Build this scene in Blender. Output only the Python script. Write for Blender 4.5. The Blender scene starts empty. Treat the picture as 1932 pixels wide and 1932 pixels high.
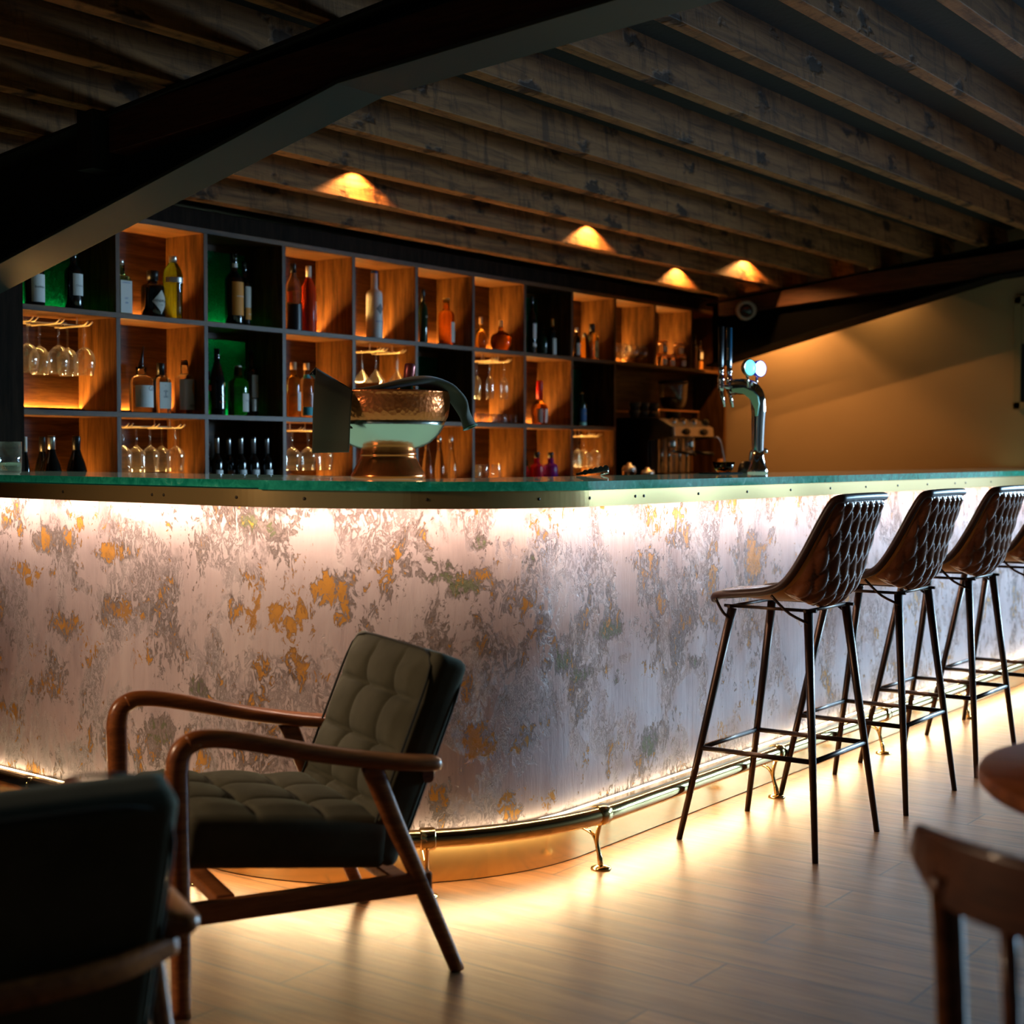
import bpy, bmesh, math, random
from mathutils import Vector, Matrix
random.seed(7)
SC = bpy.context.scene
COL = SC.collection
PI = math.pi

# ------------------------------------------------------------------ camera, world, exposure
FPX = 2800.0; YAW = math.radians(36.3); PIT = math.atan(105.5/FPX); ROLL = 0.0006; CAMH = 1.25
_h = Vector((math.cos(YAW), math.sin(YAW), 0)); _z = Vector((0, 0, 1)); _r = Vector((math.sin(YAW), -math.cos(YAW), 0))
CF = _h*math.cos(PIT) - _z*math.sin(PIT); _u = _h*math.sin(PIT) + _z*math.cos(PIT)
CR = _r*math.cos(ROLL) + _u*math.sin(ROLL); CU = _u*math.cos(ROLL) - _r*math.sin(ROLL)
CC = Vector((0, 0, CAMH))
cam = bpy.data.cameras.new('camera'); cam_o = bpy.data.objects.new('camera', cam); COL.objects.link(cam_o)
cam_o.matrix_world = Matrix(((CR.x, CU.x, -CF.x, 0), (CR.y, CU.y, -CF.y, 0), (CR.z, CU.z, -CF.z, CAMH), (0, 0, 0, 1)))
cam.sensor_width = 36; cam.lens = FPX/1932*36; cam.clip_start = 0.05; cam.clip_end = 60
cam.dof.use_dof = True; cam.dof.focus_distance = 5.0; cam.dof.aperture_fstop = 2.7
SC.camera = cam_o
SC.view_settings.view_transform = 'Standard'; SC.view_settings.look = 'None'
SC.view_settings.exposure = 0.13; SC.view_settings.gamma = 1.0; SC.view_settings.use_curve_mapping = False
W = bpy.data.worlds.new('World'); SC.world = W; W.use_nodes = True
W.node_tree.nodes['Background'].inputs[0].default_value = (0.55, 0.75, 1.0, 1)
W.node_tree.nodes['Background'].inputs[1].default_value = 1.2
cy = SC.cycles
cy.use_denoising = True; cy.max_bounces = 8; cy.diffuse_bounces = 3; cy.glossy_bounces = 4; cy.transmission_bounces = 8
cy.transparent_max_bounces = 24; cy.sample_clamp_indirect = 4.0; cy.caustics_reflective = False; cy.caustics_refractive = False

def area_light(name, loc, aim, sx, sy, energy, color):
    l = bpy.data.lights.new(name, 'AREA'); l.shape = 'RECTANGLE'; l.size = sx; l.size_y = sy; l.energy = energy; l.color = color
    o = bpy.data.objects.new(name, l); COL.objects.link(o); o.location = loc
    o.rotation_euler = (Vector(aim) - Vector(loc)).to_track_quat('-Z', 'Y').to_euler(); return o
def spot_light(name, loc, aim, energy, color, size=110, blend=.35, radius=.02):
    l = bpy.data.lights.new(name, 'SPOT'); l.energy = energy; l.color = color; l.spot_size = math.radians(size); l.spot_blend = blend; l.shadow_soft_size = radius
    o = bpy.data.objects.new(name, l); COL.objects.link(o); o.location = loc
    o.rotation_euler = (Vector(aim) - Vector(loc)).to_track_quat('-Z', 'Y').to_euler(); return o
# daylight falling in through the three windows of the far wall, right of the frame
WINY = (-1.65, -.22, 1.21); SKY_E = 2900.0
area_light('daylight_sky', (12.7, -1.0, 2.25), (5.0, -1.0, 2.1), 7.5, 1.5, SKY_E, (0.42, 0.72, 1.0))      # open sky outside those windows
TOP_LED = 130.0; LOW_LED = 110.0; CELL_LED = 460.0; GREEN_LED = 55.0; DOWN_E = 30.0
spot_light('lounge_lamp', (0.4, 4.1, 1.88), (2.2, 2.6, 0), 175, (1.0, .70, .46), 97, .8, .22)   # warm lamp of the lounge, off to the left

# ------------------------------------------------------------------ picture-to-place helpers (real surfaces)
def ray(px, py): return CF + CR*((px-966)/FPX) - CU*((py-966)/FPX)
def onz(px, py, zz): d = ray(px, py); return CC + d*((zz-CAMH)/d.z)
def ony(px, py, yy): d = ray(px, py); return CC + d*(yy/d.y)
def onx(px, py, xx): d = ray(px, py); return CC + d*(xx/d.x)
def depth(p): return (Vector(p)-CC).dot(CF)

# ------------------------------------------------------------------ materials
class NT:
    def __init__(s, m): s.t = m.node_tree; s.n = s.t.nodes; s.l = s.t.links; s.out = s.n['Material Output']; s.p = s.n.get('Principled BSDF')
    def new(s, typ, **kw):
        n = s.n.new(typ)
        for k, v in kw.items(): setattr(n, k, v)
        return n
    def link(s, a, b): s.l.new(a, b)
    def coord(s, kind='Object', scale=(1, 1, 1), rot=(0, 0, 0)):
        c = s.new('ShaderNodeTexCoord'); m = s.new('ShaderNodeMapping'); m.inputs['Scale'].default_value = scale; m.inputs['Rotation'].default_value = rot
        s.link(c.outputs[kind], m.inputs[0]); return m.outputs[0]
    def geo(s, scale=(1, 1, 1), rot=(0, 0, 0)):
        c = s.new('ShaderNodeNewGeometry'); m = s.new('ShaderNodeMapping'); m.inputs['Scale'].default_value = scale; m.inputs['Rotation'].default_value = rot
        s.link(c.outputs['Position'], m.inputs[0]); return m.outputs[0]
    def noise(s, vec, scale=5, detail=4, rough=.55, dist=0.0):
        n = s.new('ShaderNodeTexNoise'); n.inputs['Scale'].default_value = scale; n.inputs['Detail'].default_value = detail
        n.inputs['Roughness'].default_value = rough; n.inputs['Distortion'].default_value = dist
        if vec is not None: s.link(vec, n.inputs['Vector'])
        return n.outputs[0]
    def ramp(s, fac, stops, interp='LINEAR'):
        r = s.new('ShaderNodeValToRGB'); e = r.color_ramp; e.interpolation = interp
        while len(e.elements) < len(stops): e.elements.new(.5)
        for el, (p, c) in zip(e.elements, stops):
            el.position = p; el.color = c if len(c) == 4 else (*c, 1)
        s.link(fac, r.inputs[0]); return r.outputs[0]
    def mix(s, fac, a, b, mode='MIX'):
        m = s.new('ShaderNodeMix', data_type='RGBA', blend_type=mode)
        for v, i in ((fac, 0), (a, 6), (b, 7)):
            if isinstance(v, (int, float)): m.inputs[i].default_value = v
            elif isinstance(v, tuple): m.inputs[i].default_value = v if len(v) == 4 else (*v, 1)
            else: s.link(v, m.inputs[i])
        return m.outputs[2]
    def math(s, op, a, b=0.0, clamp=False):
        m = s.new('ShaderNodeMath', operation=op); m.use_clamp = clamp
        for v, i in ((a, 0), (b, 1)):
            if isinstance(v, (int, float)): m.inputs[i].default_value = v
            else: s.link(v, m.inputs[i])
        return m.outputs[0]
    def bump(s, h, strength=.3, dist=.01):
        b = s.new('ShaderNodeBump'); b.inputs['Strength'].default_value = strength; b.inputs['Distance'].default_value = dist
        s.link(h, b.inputs['Height']); s.link(b.outputs[0], s.p.inputs['Normal']); return b
    def base(s, v): s.link(v, s.p.inputs['Base Color'])
    def rough(s, v): s.link(v, s.p.inputs['Roughness'])
MATS = {}
def mat(name, base=(.5, .5, .5), rough=.5, metal=0.0, trans=0.0, ior=1.45, coat=0.0, emit=None, es=0.0, spec=.5, sheen=0.0):
    m = bpy.data.materials.new(name); m.use_nodes = True; p = m.node_tree.nodes['Principled BSDF']; i = p.inputs
    i['Base Color'].default_value = (*base, 1); i['Roughness'].default_value = rough; i['Metallic'].default_value = metal
    i['Transmission Weight'].default_value = trans; i['IOR'].default_value = ior; i['Coat Weight'].default_value = coat
    i['Specular IOR Level'].default_value = spec; i['Sheen Weight'].default_value = sheen
    if emit: i['Emission Color'].default_value = (*emit, 1); i['Emission Strength'].default_value = es
    MATS[name] = m; return m
def wood(name, dark, light, axis='X', rough=.45, scale=1.0, coat=0.0, bump=.15, kind='Object'):
    m = mat(name, light, rough, coat=coat); t = NT(m)
    st = {'X': (1.2, 14, 14), 'Y': (14, 1.2, 14), 'Z': (14, 14, 1.2)}[axis]
    v = t.geo(tuple(a*scale for a in st)) if kind == 'World' else t.coord('Object', tuple(a*scale for a in st))
    n = t.noise(v, 2.2, 6, .62, .6); n2 = t.noise(v, 9, 3, .6)
    c = t.mix(t.ramp(n, [(.3, (0, 0, 0)), (.72, (1, 1, 1))]), dark, light)
    c = t.mix(t.math('MULTIPLY', t.ramp(n2, [(.45, (0, 0, 0)), (.62, (1, 1, 1))]), .35), c, tuple(x*.55 for x in dark))
    t.base(c); t.bump(n2, bump, .002); return m

M_LED_TOP = mat('warm_led_diffuser', (0, 0, 0), 1, emit=(1.0, .72, .55), es=TOP_LED)
M_LED_LOW = mat('amber_led_diffuser', (0, 0, 0), 1, emit=(1.0, .70, .36), es=LOW_LED)
M_LED_LEDGE = mat('ledge_led_diffuser', (0, 0, 0), 1, emit=(1.0, .76, .46), es=15.0)
M_LED_CELL = mat('orange_led_tape', (0, 0, 0), 1, emit=(1.0, .54, .15), es=CELL_LED)
M_LED_GREEN = mat('cool_led_tape', (0, 0, 0), 1, emit=(.75, 1.0, .80), es=GREEN_LED)
M_SHELF = wood('stained_oak', (.038, .014, .004), (.185, .075, .017), 'X', .42, kind='World')
M_SHELF_V = wood('stained_oak_upright', (.038, .014, .004), (.195, .079, .018), 'Z', .42, kind='World')
for m_ in (M_SHELF, M_SHELF_V): m_.node_tree.nodes['Principled BSDF'].inputs['Specular IOR Level'].default_value = .22
M_PANELW = wood('dark_wall_boards', (.008, .005, .003), (.026, .014, .008), 'Z', .7, kind='World'); M_PANELW.node_tree.nodes['Principled BSDF'].inputs['Specular IOR Level'].default_value = .05
M_TEAK = wood('teak', (.16, .045, .012), (.42, .135, .034), 'Y', .30, 1.2, coat=.25, bump=.05)
M_TABLE = wood('table_walnut', (.14, .038, .012), (.36, .11, .035), 'Y', .5, .7, bump=.05); M_TABLE.node_tree.nodes['Principled BSDF'].inputs['Specular IOR Level'].default_value = .15
M_CHAIRW = wood('chair_beech_stained', (.055, .016, .005), (.19, .054, .013), 'Y', .35, 1.2, coat=.2, bump=.05)

def joist_mat(name, dark, light):
    m = mat(name, light, .72, spec=.25); t = NT(m)
    v = t.geo((1.0, 9, 9)); n = t.noise(v, 2.4, 7, .65, .8)
    c = t.ramp(n, [(.28, dark), (.55, light), (.80, tuple(x*1.35 for x in light))])
    vb = t.geo((3.0, 3.0, 5.0)); vo = t.new('ShaderNodeTexVoronoi'); vo.inputs['Scale'].default_value = 1.25
    wob = t.new('ShaderNodeVectorMath', operation='ADD'); nz = t.new('ShaderNodeTexNoise'); nz.inputs['Scale'].default_value = 5
    t.link(vb, nz.inputs['Vector']); sc = t.new('ShaderNodeVectorMath', operation='SCALE'); sc.inputs['Scale'].default_value = .55
    t.link(nz.outputs['Color'], sc.inputs[0]); t.link(vb, wob.inputs[0]); t.link(sc.outputs[0], wob.inputs[1]); t.link(wob.outputs[0], vo.inputs['Vector'])
    knot = t.ramp(vo.outputs['Distance'], [(.16, (1, 1, 1)), (.30, (0, 0, 0))])
    c = t.mix(t.math('MULTIPLY', knot, .85), c, tuple(x*.18 for x in dark))
    saw = t.noise(t.geo((55, 2, 2)), 1.5, 3, .6); streak = t.noise(t.geo((9, 9, 1.6)), 1.5, 5, .7, .4)
    c = t.mix(t.math('MULTIPLY', t.ramp(streak, [(.52, (0, 0, 0)), (.66, (1, 1, 1))]), .6), c, tuple(x*.4 for x in dark))
    t.base(c); t.bump(t.math('ADD', t.math('MULTIPLY', saw, .5), t.math('SUBTRACT', n, knot)), .55, .006); return m
M_JOIST = joist_mat('rough_sawn_pine', (.075, .028, .009), (.30, .130, .042))
M_RAFTER = wood('old_red_timber', (.05, .016, .008), (.13, .045, .02), 'Y', .6, kind='World')
M_STEEL = mat('painted_steel_green_grey', (.046, .057, .049), .55, spec=.3); t = NT(M_STEEL); t.bump(t.noise(t.geo(), 60, 3), .08, .002)
M_STEEL_D = mat('dark_steel_web', (.018, .020, .018), .6)
M_CEIL = mat('ceiling_board', (.013, .012, .008), .8); t = NT(M_CEIL); t.bump(t.noise(t.geo(), 30, 5), .3, .006)
M_WALL = mat('tan_painted_plaster', (.42, .29, .17), .75); t = NT(M_WALL); t.base(t.ramp(t.noise(t.geo(), 1.2, 4), [(.3, (.40, .275, .16)), (.7, (.44, .305, .18))])); t.bump(t.noise(t.geo(), 180, 2), .12, .002)
M_WALL_D = mat('dark_painted_plaster', (.10, .09, .075), .8)

# floor: wood-look planks running from the room towards the bar
M_FLOOR = mat('wood_plank_floor', (.3, .2, .12), .4, spec=.28); t = NT(M_FLOOR)
v = t.geo((1, 1, 1), (0, 0, PI/2)); br = t.new('ShaderNodeTexBrick')
br.inputs['Scale'].default_value = 1; br.inputs['Brick Width'].default_value = 1.25; br.inputs['Row Height'].default_value = .19
br.inputs['Mortar Size'].default_value = .0038; br.inputs['Mortar Smooth'].default_value = .1; br.offset = .37; br.offset_frequency = 2
br.inputs['Color1'].default_value = (.25, .25, .25, 1); br.inputs['Color2'].default_value = (.75, .75, .75, 1); br.inputs['Mortar'].default_value = (.5, .5, .5, 1)
t.link(v, br.inputs['Vector'])
gr = t.noise(t.geo((11, 1.0, 1)), 2.0, 7, .62, .7); gr2 = t.noise(t.geo((40, 2.2, 1)), 2, 4, .6)
c = t.ramp(gr, [(.28, (.062, .024, .007)), (.5, (.145, .062, .020)), (.75, (.225, .108, .040))])
c = t.mix(.5, c, br.outputs['Color'], 'OVERLAY'); c = t.mix(t.math('MULTIPLY', gr2, .35), c, (.08, .045, .028))
c = t.mix(br.outputs['Fac'], c, (.045, .026, .016)); t.base(c)
t.rough(t.ramp(gr2, [(.3, (.30, .30, .30)), (.7, (.42, .42, .42))])); t.bump(t.math('SUBTRACT', gr2, t.math('MULTIPLY', br.outputs['Fac'], 3)), .12, .002)

# bar front: scraped lime plaster over gold and green underlayers
M_PLASTER = mat('scraped_plaster', (.5, .45, .45), .42); t = NT(M_PLASTER)
uvn = t.new('ShaderNodeTexCoord'); UV = uvn.outputs['UV']
def uvs(sx, sy):
    m = t.new('ShaderNodeMapping'); m.inputs['Scale'].default_value = (sx, sy, 1); t.link(UV, m.inputs[0]); return m.outputs[0]
big = t.noise(uvs(1.5, 1.0), 2.2, 5, .6, .3); med = t.noise(uvs(1, .75), 7.0, 8, .68, .5); fine = t.noise(uvs(1.15, .62), 30, 7, .75, 1.2)
streak = t.noise(uvs(7, .8), 4.2, 6, .7, .5); grit = t.noise(uvs(1, .7), 110, 4, .7)
at_g = t.new('ShaderNodeAttribute', attribute_name='gold'); at_n = t.new('ShaderNodeAttribute', attribute_name='green')
basec = t.ramp(t.math('ADD', t.math('MULTIPLY', streak, .28), t.math('MULTIPLY', t.noise(uvs(1.6, .8), 2.6, 6, .6, .8), .72)), [(.34, (.40, .325, .33)), (.50, (.55, .455, .455)), (.66, (.64, .55, .54))])
warp = t.math('ADD', t.math('MULTIPLY', med, .52), t.math('MULTIPLY', fine, .48))
rsel = t.math('ADD', warp, t.math('MULTIPLY', t.math('SUBTRACT', big, .5), .42))
rsel = t.math('ADD', rsel, t.math('MULTIPLY', t.math('ADD', at_g.outputs['Fac'], at_n.outputs['Fac']), .12))
rough_m = t.ramp(rsel, [(.562, (0, 0, 0)), (.580, (1, 1, 1))])
roughc = t.ramp(grit, [(.35, (.125, .095, .082)), (.65, (.30, .235, .215))])
c = t.mix(t.math('MULTIPLY', rough_m, .84), basec, roughc)
edge = t.ramp(rsel, [(.545, (0, 0, 0)), (.563, (1, 1, 1)), (.580, (0, 0, 0))])
c = t.mix(t.math('MULTIPLY', edge, .8), c, (.16, .115, .095))
gsel = t.math('ADD', t.math('MULTIPLY', at_g.outputs['Fac'], .60), t.math('MULTIPLY', t.math('SUBTRACT', warp, .5), 6.5))
gm = t.ramp(gsel, [(.50, (0, 0, 0)), (.53, (1, 1, 1))])
nsel = t.math('ADD', t.math('MULTIPLY', at_n.outputs['Fac'], .60), t.math('MULTIPLY', t.math('SUBTRACT', warp, .5), 6.5))
nm = t.ramp(nsel, [(.50, (0, 0, 0)), (.53, (1, 1, 1))])
lines = t.ramp(t.math('ABSOLUTE', t.math('SUBTRACT', fine, .5)), [(.016, (1, 1, 1)), (.042, (0, 0, 0))])
patch = t.ramp(t.noise(uvs(1.3, .9), 3.4, 4, .6, .6), [(.50, (0, 0, 0)), (.60, (1, 1, 1))])
lines = t.math('MULTIPLY', lines, patch); c = t.mix(t.math('MULTIPLY', lines, .72), c, (.17, .12, .10))
c = t.mix(nm, c, (.15, .165, .085)); c = t.mix(gm, c, (.56, .26, .035)); t.base(c)
hgt = t.math('SUBTRACT', t.math('MULTIPLY', t.math('SUBTRACT', 1.0, rough_m), 1.0), t.math('MULTIPLY', t.math('ADD', gm, nm), .5))
hgt = t.math('ADD', hgt, t.math('MULTIPLY', t.math('MULTIPLY', grit, t.math('SUBTRACT', rough_m, gm, True)), .8)); hgt = t.math('ADD', hgt, t.math('MULTIPLY', streak, .35)); hgt = t.math('SUBTRACT', hgt, t.math('MULTIPLY', lines, .5))
t.bump(hgt, .9, .008)
t.rough(t.ramp(rough_m, [(0, (.30, .30, .30)), (1, (.60, .60, .60))]))

M_BRASS = mat('brushed_brass', (.86, .60, .24), .17, .78)
M_BRASS_P = mat('polished_brass', (.80, .58, .25), .14, 1.0)
M_RACK = mat('brass_wire', (.85, .68, .42), .35, .45)
M_SCREW = mat('dark_screw', (.05, .04, .03), .5, .6)
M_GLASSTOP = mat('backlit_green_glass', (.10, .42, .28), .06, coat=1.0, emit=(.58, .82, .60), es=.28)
M_GLASSEDGE = mat('green_glass_edge', (.02, .34, .22), .10, trans=.35, ior=1.5, emit=(.01, .36, .22), es=.05); t = NT(M_GLASSEDGE)  # faint emission stands in for light piped through the slab edge
n = t.noise(t.geo((1, 1, 1)), 24, 5, .6, 1.2); t.base(t.ramp(n, [(.35, (.004, .20, .12)), (.6, (.03, .40, .26)), (.8, (.30, .75, .58))]))
M_GLASSPANEL = mat('hammered_green_glass', (.02, .30, .14), .15); t = NT(M_GLASSPANEL)
vv = t.new('ShaderNodeTexVoronoi'); vv.inputs['Scale'].default_value = 95; t.link(t.geo(), vv.inputs['Vector'])
b = t.bump(vv.outputs['Distance'], 1.0, .010); tr = t.new('ShaderNodeBsdfTranslucent'); tr.inputs[0].default_value = (.02, .42, .17, 1); t.link(b.outputs[0], tr.inputs['Normal'])
ms = t.new('ShaderNodeMixShader'); ms.inputs[0].default_value = .6; t.link(t.p.outputs[0], ms.inputs[1]); t.link(tr.outputs[0], ms.inputs[2]); t.link(ms.outputs[0], t.out.inputs[0])
M_COPPER = mat('hammered_copper', (.93, .25, .07), .28, .82); t = NT(M_COPPER); vv = t.new('ShaderNodeTexVoronoi'); vv.inputs['Scale'].default_value = 75; t.link(t.geo(), vv.inputs['Vector']); t.bump(vv.outputs['Distance'], .35, .004)
M_COPPER_S = mat('smooth_copper', (.92, .24, .06), .20, .88)
M_BOWLREFL = mat('hammered_mint_reflection', (.85, .95, .85), .22, 1.0); t = NT(M_BOWLREFL); vv = t.new('ShaderNodeTexVoronoi'); vv.inputs['Scale'].default_value = 70; t.link(t.geo(), vv.inputs['Vector']); t.bump(vv.outputs['Distance'], .12, .003)  # pale green metal stands in for the bar top reflected in copper
M_CLOTH = mat('olive_linen', (.050, .042, .024), .9, sheen=.3); t = NT(M_CLOTH); t.bump(t.noise(t.coord('Object'), 260, 2), .3, .001)
M_CLOTH_G = mat('green_glow_linen', (.05, .16, .085), .9, sheen=.3)  # green of the bar-top glow put into the cloth colour
M_CHROME = mat('chrome', (.86, .88, .88), .07, 1.0)
M_STAINLESS = mat('stainless_steel', (.78, .72, .64), .38, 1.0)
M_BLACK = mat('black_plastic', (.010, .010, .011), .35)
M_BLACKM = mat('black_enamel', (.008, .008, .008), .45)
M_BLUEH = mat('blue_tap_handle', (.012, .085, .16), .25, coat=.5)
M_LENS_A = mat('aqua_lens', (.2, .6, .7), .3, emit=(.10, .62, .85), es=2.6)
M_LENS_B = mat('white_lens', (.8, .85, 1), .3, emit=(.75, .88, 1.0), es=3.0)
M_LENSRING = mat('blue_lens_ring', (.03, .06, .5), .25, emit=(.02, .05, .6), es=.35)
M_MINT = mat('mint_reflection_and_band', (.36, .86, .70), .25, coat=.3)  # mirrored bar-top mint on the tap, also a bottle label band
M_WHITE = mat('white_plastic', (.78, .72, .62), .45)
M_VELVET = mat('green_velvet', (.060, .062, .040), .9, sheen=.12, spec=.15); t = NT(M_VELVET)
M_VELVET.node_tree.nodes['Principled BSDF'].inputs['Sheen Tint'].default_value = (.55, .75, .62, 1)
M_VELVET.node_tree.nodes['Principled BSDF'].inputs['Sheen Roughness'].default_value = .4
n = t.noise(t.coord('Object'), 7, 4, .6); t.base(t.ramp(n, [(.3, (.058, .054, .034)), (.7, (.092, .086, .056))])); t.bump(t.noise(t.coord('Object'), 300, 2), .12, .001)
M_PIPING = mat('dark_piping', (.02, .022, .015), .8)
M_LEATHER = mat('brown_leather', (.12, .035, .013), .30, coat=.15); t = NT(M_LEATHER)
n = t.noise(t.coord('Object'), 5, 5, .6, .5); t.base(t.ramp(n, [(.28, (.075, .021, .009)), (.55, (.21, .064, .021)), (.8, (.34, .12, .036))])); t.rough(t.ramp(n, [(.3, (.20,)*3), (.7, (.34,)*3)])); t.bump(t.noise(t.coord('Object'), 120, 3), .12, .001)
M_LEATHER_T = mat('tan_leather_underside', (.46, .20, .04), .55)
M_LEATHER_D = mat('dark_leather_edge', (.045, .016, .009), .4)
M_IRON = mat('bronzed_iron', (.055, .034, .024), .34, .85)
M_PAPER = mat('cream_paper', (.62, .58, .50), .7); M_PAPERW = mat('white_paper', (.75, .74, .70), .7)
M_INK = mat('dark_ink', (.02, .02, .02), .7); M_INKG = mat('grey_ink', (.22, .22, .22), .7); M_INKW = mat('pale_ink', (.65, .60, .50), .6)
M_ORANGE = mat('orange_paper', (.75, .28, .03), .65); M_BLUEINK = mat('blue_ink', (.05, .16, .42), .6); M_GOLDINK = mat('gold_ink', (.55, .36, .10), .5)
M_REDWAX = mat('red_wax', (.55, .015, .012), .35); M_SILVER = mat('silver_foil', (.72, .70, .66), .3, .9); M_CORK = mat('cork', (.50, .30, .16), .8)
M_COPPERLID = mat('copper_lid', (.85, .42, .18), .3, 1.0); M_PINKFOIL = mat('pink_foil', (.45, .10, .09), .35, .5); M_TEAL = mat('teal_paper', (.02, .32, .36), .6)
M_REDINK = mat('red_ink', (.55, .10, .03), .6); M_WHITECAP = mat('white_cap', (.7, .62, .52), .5); M_NAVY = mat('navy_cap', (.015, .06, .20), .35)
M_WOODKNOB = mat('wood_knob', (.45, .18, .05), .4); M_PICTURE = mat('dark_print', (.02, .02, .022), .4); M_FRAME = mat('oak_frame', (.34, .25, .14), .5)
def bottle_glass(name, c, rough=.03, ior=1.33): return mat(name, c, rough, trans=1.0, ior=ior)
G_CLEAR = bottle_glass('clear_bottle_glass', (.93, .95, .93)); G_GREEN = bottle_glass('green_bottle_glass', (.30, .80, .10)); G_AMBER = bottle_glass('amber_whisky_glass', (.90, .34, .04))
G_GOLD = bottle_glass('golden_spirit_glass', (.95, .62, .12)); G_BLUE = bottle_glass('blue_bottle_glass', (.10, .52, .90)); G_SEED = bottle_glass('honey_glass', (.96, .82, .62))
G_RED = mat('red_liqueur_glass', (.95, .07, .015), .12, trans=.35, ior=1.33, emit=None); G_PURPLE = mat('purple_liqueur_glass', (.20, .02, .30), .12, trans=.4, ior=1.33)
G_CRIM = mat('crimson_liqueur_glass', (.75, .02, .05), .12, trans=.4, ior=1.33); G_PINK = mat('magenta_liqueur_glass', (.75, .06, .35), .12, trans=.4, ior=1.33)
G_FROST = mat('frosted_white_glass', (.78, .77, .74), .45, trans=.15); G_BLACK = mat('black_bottle_glass', (.006, .007, .006), .08, coat=.3)
G_DKGREEN = mat('dark_green_bottle_glass', (.008, .035, .016), .08, coat=.3); G_BROWN = mat('dark_brown_bottle_glass', (.03, .012, .006), .08, coat=.3)
# thin drinking glass: clear with fresnel reflections
M_THIN = mat('thin_clear_glass', (1, 1, 1), .02); t = NT(M_THIN)
lw = t.new('ShaderNodeLayerWeight'); lw.inputs[0].default_value = .5; tp = t.new('ShaderNodeBsdfTransparent'); tp.inputs[0].default_value = (.97, .975, .97, 1)
gl = t.new('ShaderNodeBsdfGlossy'); gl.inputs['Roughness'].default_value = .04; ms = t.new('ShaderNodeMixShader')
t.link(t.math('ADD', t.math('MULTIPLY', t.math('POWER', lw.outputs['Facing'], 2.4), .9), .06), ms.inputs[0]); t.link(tp.outputs[0], ms.inputs[1]); t.link(gl.outputs[0], ms.inputs[2])
tl = t.new('ShaderNodeBsdfTranslucent'); tl.inputs[0].default_value = (.9, .88, .84, 1); m2 = t.new('ShaderNodeMixShader')
t.link(t.math('ADD', t.math('MULTIPLY', t.math('POWER', lw.outputs['Facing'], 2.0), .11), .008), m2.inputs[0]); t.link(ms.outputs[0], m2.inputs[1]); t.link(tl.outputs[0], m2.inputs[2]); t.link(m2.outputs[0], t.out.inputs[0])
M_WATER = bottle_glass('water', (.70, .95, .85), .02, 1.33)

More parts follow.
